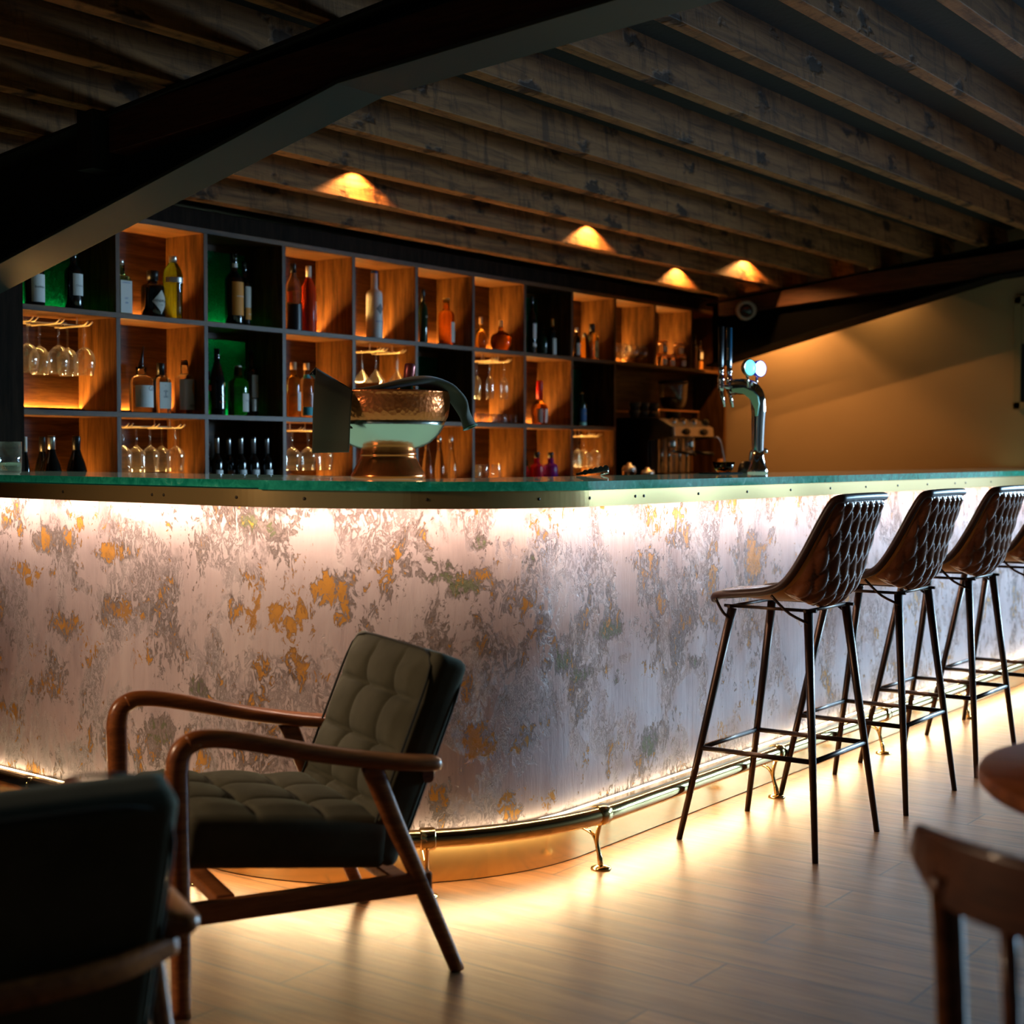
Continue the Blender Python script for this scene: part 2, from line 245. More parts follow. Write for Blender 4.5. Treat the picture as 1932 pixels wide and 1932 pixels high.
# ------------------------------------------------------------------ mesh building
class MB:
    def __init__(s): s.v = []; s.f = []; s.m = []; s.s = []
    def add(s, vs, fs, mi=0, smooth=True):
        o = len(s.v); s.v += [tuple(v) for v in vs]; s.f += [tuple(i+o for i in f) for f in fs]; s.m += [mi]*len(fs); s.s += [smooth]*len(fs); return s
    def box(s, c, d, rot=None, mi=0):
        hx, hy, hz = d[0]/2, d[1]/2, d[2]/2; vs = [Vector((x, y, z)) for x in (-hx, hx) for y in (-hy, hy) for z in (-hz, hz)]
        if rot is not None: vs = [rot @ v for v in vs]
        vs = [v+Vector(c) for v in vs]
        return s.add(vs, [(0, 1, 3, 2), (4, 6, 7, 5), (0, 4, 5, 1), (2, 3, 7, 6), (0, 2, 6, 4), (1, 5, 7, 3)], mi, False)
    def bb(s, x0, x1, y0, y1, z0, z1, mi=0): return s.box(((x0+x1)/2, (y0+y1)/2, (z0+z1)/2), (abs(x1-x0), abs(y1-y0), abs(z1-z0)), None, mi)
    def tube(s, pts, rad, n=10, mi=0, up=None, sq=None, caps=True, power=1.0):
        """sweep an ellipse; rad scalar, list, or list of (side, up) pairs"""
        pts = [Vector(p) for p in pts]; N = len(pts); R = rad if isinstance(rad, list) else [rad]*N
        R = [(r, r) if not isinstance(r, tuple) else r for r in R]; vs = []; prev = None
        for i, p in enumerate(pts):
            tg = (pts[min(i+1, N-1)]-pts[max(i-1, 0)]).normalized()
            if up is not None: u0 = Vector(up)
            else: u0 = prev if prev is not None else (Vector((0, 0, 1)) if abs(tg.z) < .9 else Vector((0, 1, 0)))
            sd = tg.cross(u0).normalized(); uu = sd.cross(tg).normalized(); prev = uu
            for k in range(n):
                a = 2*PI*(k+.5)/n; ca, sa = math.cos(a), math.sin(a)
                if power != 1.0: ca = math.copysign(abs(ca)**power, ca); sa = math.copysign(abs(sa)**power, sa)
                vs.append(p+sd*(ca*R[i][0])+uu*(sa*R[i][1]))
        fs = [(i*n+k, i*n+(k+1) % n, (i+1)*n+(k+1) % n, (i+1)*n+k) for i in range(N-1) for k in range(n)]
        s.add(vs, fs, mi, True)
        if caps:
            s.add([vs[k] for k in range(n)], [tuple(range(n))[::-1]], mi, False); s.add([vs[(N-1)*n+k] for k in range(n)], [tuple(range(n))], mi, False)
        return s
    def loop(s, pts, r, n=8, mi=0):
        pts = [Vector(p) for p in pts]; N = len(pts); vs = []; prev = Vector((0, 0, 1))
        for i, p in enumerate(pts):
            tg = (pts[(i+1) % N]-pts[i-1]).normalized(); sd = tg.cross(prev)
            if sd.length < .1: sd = tg.cross(Vector((0, 1, 0)))
            sd.normalize(); uu = sd.cross(tg).normalized()
            for k in range(n): a = 2*PI*k/n; vs.append(p+sd*math.cos(a)*r+uu*math.sin(a)*r)
        fs = [(i*n+k, i*n+(k+1) % n, ((i+1) % N)*n+(k+1) % n, ((i+1) % N)*n+k) for i in range(N) for k in range(n)]
        return s.add(vs, fs, mi, True)
    def lathe(s, prof, c=(0, 0, 0), n=28, mi=0, sq=None, smooth=True):
        """prof: list of (r, z); sq=(power, ax, ay) squares the section"""
        c = Vector(c); vs = []
        for r, z in prof:
            for k in range(n):
                a = 2*PI*(k+.5)/n; ca, sa = math.cos(a), math.sin(a)
                if sq: p = sq[0]; w = (abs(ca)**p+abs(sa)**p)**(-1/p); ca, sa = ca*w*sq[1], sa*w*sq[2]
                vs.append(c+Vector((r*ca, r*sa, z)))
        fs = [(i*n+k, i*n+(k+1) % n, (i+1)*n+(k+1) % n, (i+1)*n+k) for i in range(len(prof)-1) for k in range(n)]
        s.add(vs, fs, mi, smooth); N = len(prof)
        if prof[0][0] > 1e-5: s.add([vs[k] for k in range(n)], [tuple(range(n))[::-1]], mi, False)
        if prof[-1][0] > 1e-5: s.add([vs[(N-1)*n+k] for k in range(n)], [tuple(range(n))], mi, False)
        return s
    def grid(s, P, mi=0, smooth=True, wrap=False):
        nu, nv = len(P), len(P[0]); vs = [p for r in P for p in r]
        fs = [(i*nv+j, (i+1) % nu*nv+j, (i+1) % nu*nv+j+1, i*nv+j+1) for i in range(nu if wrap else nu-1) for j in range(nv-1)]
        return s.add(vs, fs, mi, smooth)
    def prism(s, poly, axis, a, b, mi=0):
        """polygon in the two other axes extruded along axis"""
        def mk(p, t): return {'X': (t, p[0], p[1]), 'Y': (p[0], t, p[1]), 'Z': (p[0], p[1], t)}[axis]
        n = len(poly); vs = [mk(p, a) for p in poly]+[mk(p, b) for p in poly]
        return s.add(vs, [tuple(range(n))[::-1], tuple(range(n, 2*n))]+[(i, (i+1) % n, n+(i+1) % n, n+i) for i in range(n)], mi, False)
    def xf(s, mtx): s.v = [tuple(mtx @ Vector(v)) for v in s.v]; return s
    def build(s, name, mats, parent=None, bevel=0.0, loc=None, sub=0):
        me = bpy.data.meshes.new(name); me.from_pydata(s.v, [], s.f); mats = mats if isinstance(mats, (list, tuple)) else [mats]
        for m in mats: me.materials.append(m)
        me.polygons.foreach_set('material_index', s.m); me.polygons.foreach_set('use_smooth', s.s)
        bm = bmesh.new(); bm.from_mesh(me); bmesh.ops.remove_doubles(bm, verts=bm.verts, dist=1e-6); bmesh.ops.recalc_face_normals(bm, faces=bm.faces); bm.to_mesh(me); bm.free()
        me.update(); o = bpy.data.objects.new(name, me); COL.objects.link(o)
        if parent: o.parent = parent
        if loc: o.location = loc
        if bevel: md = o.modifiers.new('Bevel', 'BEVEL'); md.width = bevel; md.segments = 2; md.limit_method = 'ANGLE'
        return o
def tag(o, label=None, cat=None, group=None, kind=None):
    if label: o['label'] = label
    if cat: o['category'] = cat
    if group: o['group'] = group
    if kind: o['kind'] = kind
    return o
def thing(name, label, cat, loc=(0, 0, 0), rz=0.0, group=None):
    o = bpy.data.objects.new(name, None); o.empty_display_size = .05; COL.objects.link(o); o.location = loc; o.rotation_euler = (0, 0, rz); return tag(o, label, cat, group)
def kids(o): return [c for c in bpy.data.objects if c.parent == o]
def dup(o, loc=None, rz=None, label=None, group=None):
    c = o.copy(); COL.objects.link(c)
    if loc is not None: c.location = loc
    if rz is not None: c.rotation_euler = (c.rotation_euler.x, c.rotation_euler.y, rz)
    if label: c['label'] = label
    if group: c['group'] = group
    for k in kids(o):
        d = k.copy(); COL.objects.link(d); d.parent = c
        for g in kids(k): e = g.copy(); COL.objects.link(e); e.parent = d
    return c
def struct(name, mb, m, **kw): return tag(mb.build(name, m, **kw), kind='structure')
def text_mesh(body, size, align='CENTER'):
    cu = bpy.data.curves.new('t', 'FONT'); cu.body = body; cu.size = size; cu.align_x = align; cu.align_y = 'CENTER'; cu.resolution_u = 2
    o = bpy.data.objects.new('t', cu); COL.objects.link(o); dg = bpy.context.evaluated_depsgraph_get(); dg.update(); me = o.evaluated_get(dg).to_mesh()
    vs = [tuple(v.co) for v in me.vertices]; fs = [tuple(p.vertices) for p in me.polygons]
    o.evaluated_get(dg).to_mesh_clear(); COL.objects.unlink(o); bpy.data.objects.remove(o); bpy.data.curves.remove(cu); return vs, fs
def lerp_path(cp, n):
    """Catmull-Rom through control points"""
    cp = [Vector(p) for p in cp]; out = []; L = len(cp)-1
    for k in range(n):
        u = k/(n-1)*L; i = min(int(u), L-1); f = u-i; p0, p1, p2, p3 = cp[max(i-1, 0)], cp[i], cp[i+1], cp[min(i+2, L)]
        out.append(.5*((2*p1)+(p2-p0)*f+(2*p0-5*p1+4*p2-p3)*f*f+(3*p1-p0-3*p2+p3)*f**3))
    return out

# ================================================================== THE ROOM
SY = 5.20; SB = 5.47                          # shelf front and back
struct('floor', MB().bb(-1.6, 9.9, -2.75, 5.6, -.06, 0), M_FLOOR)
def zj(y): return 1.25+1.70-.12*y             # underside of the joists
mb = MB(); mb.add([(-1.6, -2.75, zj(-2.75)+.15), (9.9, -2.75, zj(-2.75)+.15), (9.9, 5.6, zj(5.6)+.15), (-1.6, 5.6, zj(5.6)+.15), (-1.6, -2.75, zj(-2.75)+.23), (9.9, -2.75, zj(-2.75)+.23), (9.9, 5.6, zj(5.6)+.23), (-1.6, 5.6, zj(5.6)+.23)],
    [(0, 1, 2, 3), (7, 6, 5, 4), (0, 4, 5, 1), (1, 5, 6, 2), (2, 6, 7, 3), (3, 7, 4, 0)], 0, False)
struct('ceiling', mb, M_CEIL)
mb = MB(); ys_ = [-2.75]
for wy in WINY: ys_ += [wy-.62, wy+.62]
ys_.append(5.6)
for i in range(0, len(ys_), 2): mb.bb(9.75, 9.9, ys_[i], ys_[i+1], 0, 3.5)
for wy in WINY: mb.bb(9.75, 9.9, wy-.62, wy+.62, 0, .42); mb.bb(9.75, 9.9, wy-.62, wy+.62, 2.18, 3.5)
struct('wall_right', mb, M_WALL)
for i, wy in enumerate(WINY):
    mb = MB()
    for y in (wy-.59, wy, wy+.59): mb.bb(9.82, 9.88, y-.025, y+.025, .42, 2.18)
    for z in (.445, 2.155): mb.bb(9.825, 9.875, wy-.62, wy+.62, z-.025, z+.025)
    struct('window_%d' % (i+1), mb, M_WHITE)
struct('wall_back', MB().bb(-1.6, 9.75, 5.52, 5.6, 0, 2.6), M_WALL_D)
struct('wall_left', MB().bb(-1.6, -1.5, -2.75, 5.52, 0, 3.5), M_WALL_D)
struct('wall_front', MB().bb(-1.5, 9.75, -2.75, -2.6, 0, 3.5), M_WALL_D)
struct('trim_1', MB().bb(-1.5, 3.67, 5.14, 5.20, 0, 2.33), M_PANELW)      # dark boarding left of the shelves

# joists running with the bar, low at the shelves
JY = [4.933-.3525*k for k in range(0, 20)]
names = ['first', 'second', 'third', 'fourth', 'fifth', 'sixth', 'seventh', 'eighth', 'ninth', 'tenth', 'eleventh', 'twelfth', 'thirteenth', 'fourteenth', 'fifteenth', 'sixteenth']
for k, y in enumerate(JY):
    if y < -.6: break
    z0 = zj(y)
    o = MB().bb(-1.5, 9.745, -.027, .027, 0, .152).build('ceiling_joist', M_JOIST, bevel=.003)
    o.location = (0, y, z0); o.rotation_euler = (-.1194, 0, 0)
    extra = {0: ', catching one orange light pool', 1: ', dark', 2: ''}.get(k, '')
    lab = 'rough brown ceiling joist, %s from the bottle shelves' % (names[k] if k < 16 else 'last')
    if k == 0: lab += ', with one orange light pool'
    if k == 1: lab += ', with three orange light pools'
    tag(o, lab, 'beam', 'rough sawn ceiling joists')

# two steel portal frames crossing the room under the joists
def frame(x, label, timber_span, post):
    root = thing('steel_frame', label, 'beam', (x, 0, 0), 0, 'steel portal frames')
    bot = [(5.14, 1.885), (3.11, 2.376), (-2.55, 2.785)]
    def fl(dz0, dz1, x0, x1, name, m):
        poly = [(y, z+dz0) for y, z in bot]+[(y, z+dz1) for y, z in bot[::-1]]
        return MB().prism(poly, 'X', x0, x1).build(name, m, root, bevel=.002)
    fl(0, .014, -.105, .105, 'bottom_flange', M_STEEL)
    top = [(5.14, zj(5.14)-.004), (-2.55, zj(-2.55)-.004)]
    poly = [(y, z+.012) for y, z in bot]+[(y, z-.012) for y, z in top[::-1]]
    MB().prism(poly, 'X', -.006, .006).build('web', M_STEEL_D, root)
    MB().prism([(y, z) for y, z in top]+[(y, z-.014) for y, z in top[::-1]], 'X', -.10, .10).build('top_flange', M_STEEL_D, root)
    y0, y1 = timber_span
    zt = lambda y: 2.302+(4.209-y)*.0735
    MB().prism([(y0, zt(y0)), (y1, zt(y1)), (y1, zt(y1)+.138), (y0, zt(y0)+.138)], 'X', -.088, -.008).build('timber_rafter', M_RAFTER, root, bevel=.003)
    if post: MB().bb(-.15, -.02, 4.215, 4.30, 2.24, 2.52).build('stiffener_plate', M_STEEL_D, root, bevel=.003)
frame(3.447, 'grey green steel beam with bent knee sloping over the left of the bar', (4.205, -2.5), True)
M_STEEL, M_STEEL_D = mat('black_painted_steel', (.006, .006, .005), .8, spec=.1), mat('black_painted_web', (.004, .004, .004), .9, spec=.05)
frame(9.42, 'black steel beam crossing in front of the tan far wall', (5.05, -2.5), False)

# framed print on the far wall
t_ = thing('framed_print', 'dark print in a pale wood frame on the tan wall at right edge', 'picture', (9.745, 2.80, 1.92))
mb = MB()
for a in (-1, 1): mb.bb(-.03, 0, a*.275-.022, a*.275+.022, -.362, .362); mb.bb(-.03, 0, -.297, .297, a*.34-.022, a*.34+.022)
mb.build('frame', M_FRAME, t_, bevel=.002); MB().bb(-.012, -.004, -.26, .26, -.325, .325).build('print', M_PICTURE, t_); MB().bb(-.016, -.012, -.26, .26, .06, .30).build('mount', M_FRAME, t_)

# downlights between the joists, grazing the joist faces
def downlight(x, y, z, e, label, aim=None, size=118, lamp=True, col=(1.0, .46, .13)):
    r = thing('downlight', label, 'ceiling light', (x, y, z), 0, 'small ceiling downlights')
    MB().lathe([(.0, .05), (.034, .05), (.036, .0), (.030, -.004), (.028, .01), (0, .012)], n=20).build('can', M_BLACKM, r)
    MB().lathe([(0, .008), (.024, .008), (.024, .011), (0, .011)], n=16).build('lamp', M_LED_CELL, r)
    if lamp: spot_light('downlight_lamp', (x, y, z-.006), aim or (x, y, 0), e, col, size, .28, .012)
for k, (x, lab) in enumerate([(5.02, 'small black downlight above the aisle nearest the bent steel beam'), (6.93, 'small black downlight above the aisle, middle of the row'), (8.80, 'small black downlight above the aisle nearest the far wall')]):
    downlight(x, 4.505, zj(4.5)+.150, DOWN_E, lab, size=150 if k == 2 else 132)
downlight(8.52, 4.86, zj(4.86)+.148, DOWN_E*.8, 'small black downlight right in front of the shelf tops', size=132)
downlight(9.60, 4.74, zj(4.74)+.06, DOWN_E*1.8, 'small black downlight in the corner behind the black steel beam', size=116)
downlight(9.62, 4.02, zj(4.02)+.06, DOWN_E*.10, 'small black downlight between the black steel beam and the tan wall', size=116)

# ================================================================== THE BAR (an L with a rounded corner)
BX, BY, BR = 3.842, 3.335, .79
_n0 = Vector((-1, .06)).normalized(); _d0 = Vector((.06, 1)).normalized()
def bar_path(d, x_end=9.72, y_end=5.17):
    c = Vector((BX, BY)); st = c+_n0*(BR+d); L = (y_end-st.y)/_d0.y; pts = []
    for k in range(41): pts.append(st+_d0*(L*(1-k/40)))
    a0 = math.atan2(_n0.y, _n0.x) % (2*PI)
    for k in range(1, 61): a = a0+(1.5*PI-a0)*k/60; pts.append(c+Vector((math.cos(a), math.sin(a)))*(BR+d))
    for k in range(1, 101): pts.append(Vector((BX+(x_end-BX)*k/100, BY-BR-d)))
    return pts
def rise(i): return .0135-.0045*i/40 if i <= 40 else .009*max(0, 1-(i-40)/58)**1.1      # the top climbs a little towards the shelves
def ribbon(mb, d0, z0, d1, z1, mi=0):
    a, b = bar_path(d0), bar_path(d1); return mb.grid([[Vector((p.x, p.y, z0+(rise(i) if z0 > 1 else 0))), Vector((q.x, q.y, z1+(rise(i) if z1 > 1 else 0)))] for i, (p, q) in enumerate(zip(a, b))], mi)
def solid(mb, d0, d1, z0, z1, i0=0, i1=None, mi=0, pth=None):
    a, b = (pth or bar_path)(d0)[i0:i1], (pth or bar_path)(d1)[i0:i1]; n = len(a)
    vs = [(p.x, p.y, z+(rise(i+i0) if z > 1 else 0)) for P, z in ((a, z0), (b, z0), (b, z1), (a, z1)) for i, p in enumerate(P)]
    fs = [(q*n+i, ((q+1) % 4)*n+i, ((q+1) % 4)*n+i+1, q*n+i+1) for q in range(4) for i in range(n-1)]+[(0, n, 2*n, 3*n), (n-1, 4*n-1, 3*n-1, 2*n-1)]
    return mb.add(vs, fs, mi, False)
def project(p): v = Vector(p)-CC; w = v.dot(CF); return 966+FPX*v.dot(CR)/w, 966-FPX*v.dot(CU)/w
def on_bar(px, d, z):
    best = None; P = bar_path(d)
    for i in range(len(P)-1):
        x0 = project((P[i].x, P[i].y, z))[0]; x1 = project((P[i+1].x, P[i+1].y, z))[0]
        if x0 <= px < x1: f = (px-x0)/(x1-x0); q = P[i].lerp(P[i+1], f); tg = (P[i+1]-P[i]).normalized(); return q, tg, i
    return None
GT = 1.173
bar = thing('bar_counter', 'long bar counter with rounded corner and scraped pink grey plaster front', 'bar', (3.8, 3.3, 0))
BL = lambda mb: mb.xf(Matrix.Translation((-3.8, -3.3, 0)))
GOLD = [(0.84, 0.831, 0.083, 0.047), (1.35, 0.936, 0.111, 0.031), (1.48, 0.761, 0.142, 0.043), (1.07, 0.671, 0.088, 0.054), (1.18, 1.027, 0.024, 0.027), (1.02, 0.959, 0.115, 0.04), (2.0, 0.763, 0.062, 0.056), (2.12, 0.769, 0.037, 0.039), (2.18, 0.748, 0.014, 0.028), (2.3, 0.861, 0.049, 0.047), (2.34, 0.799, 0.029, 0.047), (2.09, 0.616, 0.043, 0.048), (2.18, 0.598, 0.053, 0.063), (2.29, 0.587, 0.016, 0.047), (2.72, 0.573, 0.02, 0.055), (2.76, 0.395, 0.052, 0.048), (2.89, 0.398, 0.05, 0.04), (2.63, 0.229, 0.032, 0.063), (2.86, 0.183, 0.048, 0.04), (3.03, 0.198, 0.038, 0.049), (0.89, 0.153, 0.05, 0.028), (0.74, 0.343, 0.069, 0.034), (3.8, 0.991, 0.081, 0.074), (4.06, 0.827, 0.052, 0.106), (4.37, 0.847, 0.057, 0.111), (3.66, 1.052, 0.127, 0.033), (3.56, 0.822, 0.034, 0.072), (3.7, 0.739, 0.043, 0.046), (6.19, 0.871, 0.097, 0.102), (5.26, 0.728, 0.078, 0.091)]
GREEN = [(1.79, 0.525, 0.052, 0.03), (1.6, 0.387, 0.066, 0.051), (1.51, 0.436, 0.04, 0.024), (2.63, 0.915, 0.056, 0.044), (2.7, 0.858, 0.053, 0.024), (2.77, 0.982, 0.026, 0.035), (3.08, 0.614, 0.05, 0.033), (3.36, 0.68, 0.077, 0.026), (3.2, 0.559, 0.061, 0.024), (3.42, 0.515, 0.04, 0.032), (3.61, 0.274, 0.049, 0.043), (2.1, 1.029, 0.058, 0.025), (2.04, 1.052, 0.037, 0.022), (3.92, 0.512, 0.077, 0.03), (2.94, 0.928, 0.03, 0.026)]
def front_panel():
    P = bar_path(-.06); S = [0.0]; dense = []; cum = []
    for a, b in zip(P, P[1:]): S.append(S[-1]+(b-a).length)
    step = .0125; n = int(S[-1]/step); j = 0
    for k in range(n+1):
        u = S[-1]*k/n
        while j < len(S)-2 and S[j+1] < u: j += 1
        f = (u-S[j])/(S[j+1]-S[j]); dense.append(P[j].lerp(P[j+1], f)); cum.append(u)
    Z = [.136+(1.122-.136)*k/76 for k in range(77)]
    mb = MB().grid([[Vector((p.x, p.y, z)) for z in Z] for p in dense])
    me = bpy.data.meshes.new('front_panel'); BL(mb); me.from_pydata(mb.v, [], mb.f); me.materials.append(M_PLASTER); me.polygons.foreach_set('use_smooth', [True]*len(mb.f))
    off = 8.993-S[-1]-.0
    uvl = me.uv_layers.new(name='UVMap'); coords = [(u+.13, z) for u in cum for z in Z]
    for lp in me.loops: uvl.data[lp.index].uv = coords[lp.vertex_index]
    for nm, L in (('gold', GOLD), ('green', GREEN)):
        at = me.attributes.new(nm, 'FLOAT', 'POINT'); vals = [0.0]*len(coords)
        for (cu, cz, rw, rh) in L:
            for i in range(max(0, int((cu-.13-2.2*rw)/step)), min(n, int((cu-.13+2.2*rw)/step)+1)+1):
                for q in range(77):
                    u, z = coords[i*77+q]; e = 1-.5*(((u-cu)/rw)**2+((z-cz)/rh)**2)
                    if e > vals[i*77+q]: vals[i*77+q] = e
        at.data.foreach_set('value', vals)
    me.update(); o = bpy.data.objects.new('front_panel', me); COL.objects.link(o); o.parent = bar; return o
front_panel()
BL(solid(MB(), -.12, -.58, 0, 1.116)).build('carcass', M_BLACKM, bar)
BL(solid(MB(), -.06, .016, .128, .136)).build('ledge', M_BRASS, bar)
BL(solid(MB(), -.02, 0, .003, .128)).build('kick_plate', M_BRASS, bar)
BL(ribbon(MB(), .001, .113, .013, .126)).build('led_strip', M_LED_LOW, bar)
BL(ribbon(MB(), -.050, .1375, -.040, .1375)).build('led_strip', M_LED_LEDGE, bar)
BL(solid(MB(), -.62, .030, 1.124, 1.1455)).build('top_board', M_BLACKM, bar)
BL(ribbon(MB(), .004, 1.1225, .016, 1.1225)).build('led_strip', M_LED_TOP, bar)
cuts = [0]
for px in (298, 960, 1207, 1812):
    cuts.append(on_bar(px, .034, 1.12)[2])
cuts.append(None)
scr = [(119, 0), (287, 0), (309, 1), (446, 1), (574, 1), (806, 1), (1017, 2), (1113, 2), (1199, 2), (1215, 3), (1318, 3), (1410, 3), (1492, 3), (1567, 3), (1634, 3), (1694, 3), (1750, 3), (1802, 3), (1822, 4), (1870, 4)]
for k in range(5):
    i1 = None if cuts[k+1] is None else cuts[k+1]+1
    f = BL(solid(MB(), .030, .034, 1.094, 1.146, cuts[k], i1)).build('fascia_panel', M_BRASS, bar)
    for px, seg in scr:
        if seg == k:
            q, tg, bi = on_bar(px, .0345, 1.121); nr = Vector((tg.y, -tg.x, 0))
            mb = MB().lathe([(0, .002), (.0045, .0015), (.005, 0)], n=10); mb.xf(Matrix.Translation((q.x-3.8, q.y-3.3, 1.121+rise(bi))) @ nr.to_track_quat('Z', 'Y').to_matrix().to_4x4()); mb.build('screw', M_SCREW, f)
jn = on_bar(490, .045, GT)[2]
def slab(*a):
    mb = solid(MB(), *a); nf = len(mb.f)-2; mb.m[nf//2:3*nf//4] = [1]*(nf//4); return mb.build('glass_slab', [M_GLASSEDGE, M_GLASSTOP])
tag(slab(-.66, .043, 1.1505, GT, 0, jn+1), 'thinner green glass slab topping the left arm of the bar', 'bar top', 'green glass slabs of the bar top')
tag(slab(-.66, .046, 1.1457, GT, jn), 'long green glass slab topping the corner and right arm of the bar', 'bar top', 'green glass slabs of the bar top')

# foot rail
fr_ = thing('foot_rail', 'brass foot rail on forked feet along the bar base', 'foot rail', (3.8, 3.3, 0))
RZ, RD, RR = .166, .130, .027
pts = [(p.x-3.8, p.y-3.3, RZ) for p in bar_path(RD, 9.70, 5.12)]
MB().tube(pts, RR, 14, up=(0, 0, 1)).build('rail', M_BRASS_P, fr_)
for px in (58, 372, 806, 1134, 1466, 1667, 1828):
    r = on_bar(px, RD, RZ)
    if not r: continue
    q, tg, _ = r; nr = Vector((tg.y, -tg.x)); c = Vector((q.x-3.8, q.y-3.3))
    T3 = Vector((tg.x, tg.y, 0)); C3 = Vector((c.x, c.y, RZ))
    MB().tube([C3-T3*.022, C3-T3*.018, C3+T3*.018, C3+T3*.022], [.030, .0325, .0325, .030], 16, up=(0, 0, 1)).build('collar', M_BRASS_P, fr_)
    def at(off, z): return (c.x+nr.x*off, c.y+nr.y*off, z)
    mb = MB().lathe([(0, .012), (.012, .012), (.03, .006), (.032, 0)], at(0.0, 0), 16)
    mb.tube(lerp_path([at(0, .008), at(-.004, .035), at(-.014, .07), at(-.014, .10), at(-.002, RZ-.022)], 14), [.009]*4+[.007]*10, 8)
    mb.tube(lerp_path([at(-.013, .066), at(-.03, .10), at(-.07, .115), at(-RD+.002, .117)], 10), .006, 8)
    mb.build('bracket', M_BRASS_P, fr_)

# ================================================================== BOTTLE SHELVES
PW = .5025; X0 = 3.693; DX = [X0+PW*k for k in range(13)]; T = .024
ZT, Z1, Z2, Z3 = 2.283, 1.859, 1.430, 1.003
sh = thing('shelf_unit', 'dark stained oak wall of open bottle cubbies behind the bar', 'shelf', (X0, SY, 0))
SL = lambda mb: mb.xf(Matrix.Translation((-X0, -SY, 0)))
def part(name, m, *b, bevel=0.0): return SL(MB().bb(*b)).build(name, m, sh, bevel=bevel)
for k, x in enumerate(DX):
    part('side_panel' if k in (0, 12) else 'divider', M_SHELF_V, x-T/2, x+T/2, SY, SB, (Z1-.01 if k in (10, 11) else .94), ZT, bevel=.0015)
for z, x1 in ((ZT, 12), (Z1, 12), (Z2, 9), (Z3, 9)):
    part('shelf_board', M_SHELF, X0-T/2, DX[x1]+T/2, SY-.001, SB, z-T/2, z+T/2, bevel=.0015)
LIT = {'T': (1, 3, 4, 5, 6, 8, 9, 10), 'M': (0, 1, 3, 4, 6, 7), 'B': (0, 1, 3, 4, 5, 6, 7, 8)}
GLS = {'T': (0, 2, 7), 'M': (2, 5, 8), 'B': ()}
for row, zb, zt in (('T', Z1, ZT), ('M', Z2, Z1), ('B', Z3, Z2)):
    for k in range(12 if row == 'T' else 9):
        xa, xb = DX[k]+T/2, DX[k+1]-T/2; za, zc = zb+T/2, zt-T/2
        if k in GLS[row]:
            part('glass_panel', M_GLASSPANEL, xa, xb, SB-.012, SB-.006, za, zc-.03)
            part('panel_frame', M_SHELF, xa, xb, SB-.02, SB-.006, zc-.03, zc)
            if (row, k) in (('T', 0), ('T', 2), ('M', 2)): part('led_strip', M_LED_GREEN, xa+.02, xb-.02, SB+.006, SB+.012, za+.002, za+.008)
        else:
            part('back_panel', M_SHELF, xa, xb, SB-.010, SB, za, zc)
        if k in LIT[row]:
            part('led_strip', M_LED_CELL, xa+.004, xb-.004, SB-.020, SB-.012, za, za+.006)
            part('strip_cover', M_SHELF, xa, xb, SB-.036, SB-.030, za, za+.017)
part('back_panel', M_SHELF, DX[9]+T/2, DX[12]-T/2, SB-.010, SB, .94, Z1-T/2)
struct('trim_2', MB().bb(X0-.02, 9.745, 5.205, 5.235, ZT+T/2+.001, zj(5.2)+.05), M_PANELW)  # dark board added to hide the daylit wall above the shelves
bc = thing('back_counter', 'dark worktop running below the bottle shelves', 'worktop', (X0, 4.9, 0))
MB().bb(.17, 6.04, -.10, .57, .90, .94).build('worktop', M_BLACKM, bc, bevel=.003); MB().bb(.17, 6.04, -.05, .57, 0, .90).build('cabinet', M_PANELW, bc)

# ================================================================== SEATING
def roundbox(dims, r, cuts):
    """closed box with rounded corners, dims full sizes, centred; returns vertex list (Vector) and faces"""
    h = [d/2 for d in dims]; vs = []; fs = []; idx = {}
    def vid(p):
        k = tuple(round(c, 6) for c in p)
        if k not in idx: idx[k] = len(vs); vs.append(Vector(p))
        return idx[k]
    for ax in range(3):
        u, v = (ax+1) % 3, (ax+2) % 3
        for sg in (-1, 1):
            nu, nv = cuts[u], cuts[v]
            for i in range(nu):
                for j in range(nv):
                    q = []
                    for a, b in ((i, j), (i+1, j), (i+1, j+1), (i, j+1)):
                        p = [0, 0, 0]; p[ax] = sg*h[ax]; p[u] = -h[u]+2*h[u]*a/nu; p[v] = -h[v]+2*h[v]*b/nv; q.append(vid(p))
                    fs.append(tuple(q if sg > 0 else q[::-1]))
    raw = [v.copy() for v in vs]
    for v in vs:
        inner = Vector([max(-(h[k]-r), min(h[k]-r, v[k])) for k in range(3)]); d = v-inner
        if d.length > 1e-9: v[:] = inner+d.normalized()*r
    return raw, vs, fs
def cushion(dims, r, nx, ny, puff, cuts, btn=.012):
    """tufted on +Z: nx by ny pillows over the X/Y face"""
    raw, vs, fs = roundbox(dims, r, cuts); hx, hy, hz = [d/2 for d in dims]
    for p, v in zip(raw, vs):
        if p.z > hz-1e-6:
            u, w = (v.x+hx)/(2*hx), (v.y+hy)/(2*hy)
            a, b = abs(math.sin(PI*u*nx)), abs(math.sin(PI*w*ny))
            e = min(1, min(u, 1-u)*8)*min(1, min(w, 1-w)*8)
            gu = abs(u*nx-round(u*nx))/nx*2*hx; gw = abs(w*ny-round(w*ny))/ny*2*hy
            iu, iw = round(u*nx), round(w*ny); hole = 0
            if 0 < iu < nx and 0 < iw < ny: hole = btn*math.exp(-(gu*gu+gw*gw)/(2*.018**2))
            elif 0 < iu < nx or 0 < iw < ny: pass
            cr = 0
            if 0 < iu < nx: cr = max(cr, math.exp(-(gu/.0065)**2))
            if 0 < iw < ny: cr = max(cr, math.exp(-(gw/.0065)**2))
            v.z += puff*(a**.5)*(b**.5)*e - hole - .009*cr*e - .004*(1-e)
    return MB().add(vs, fs, 0, True)
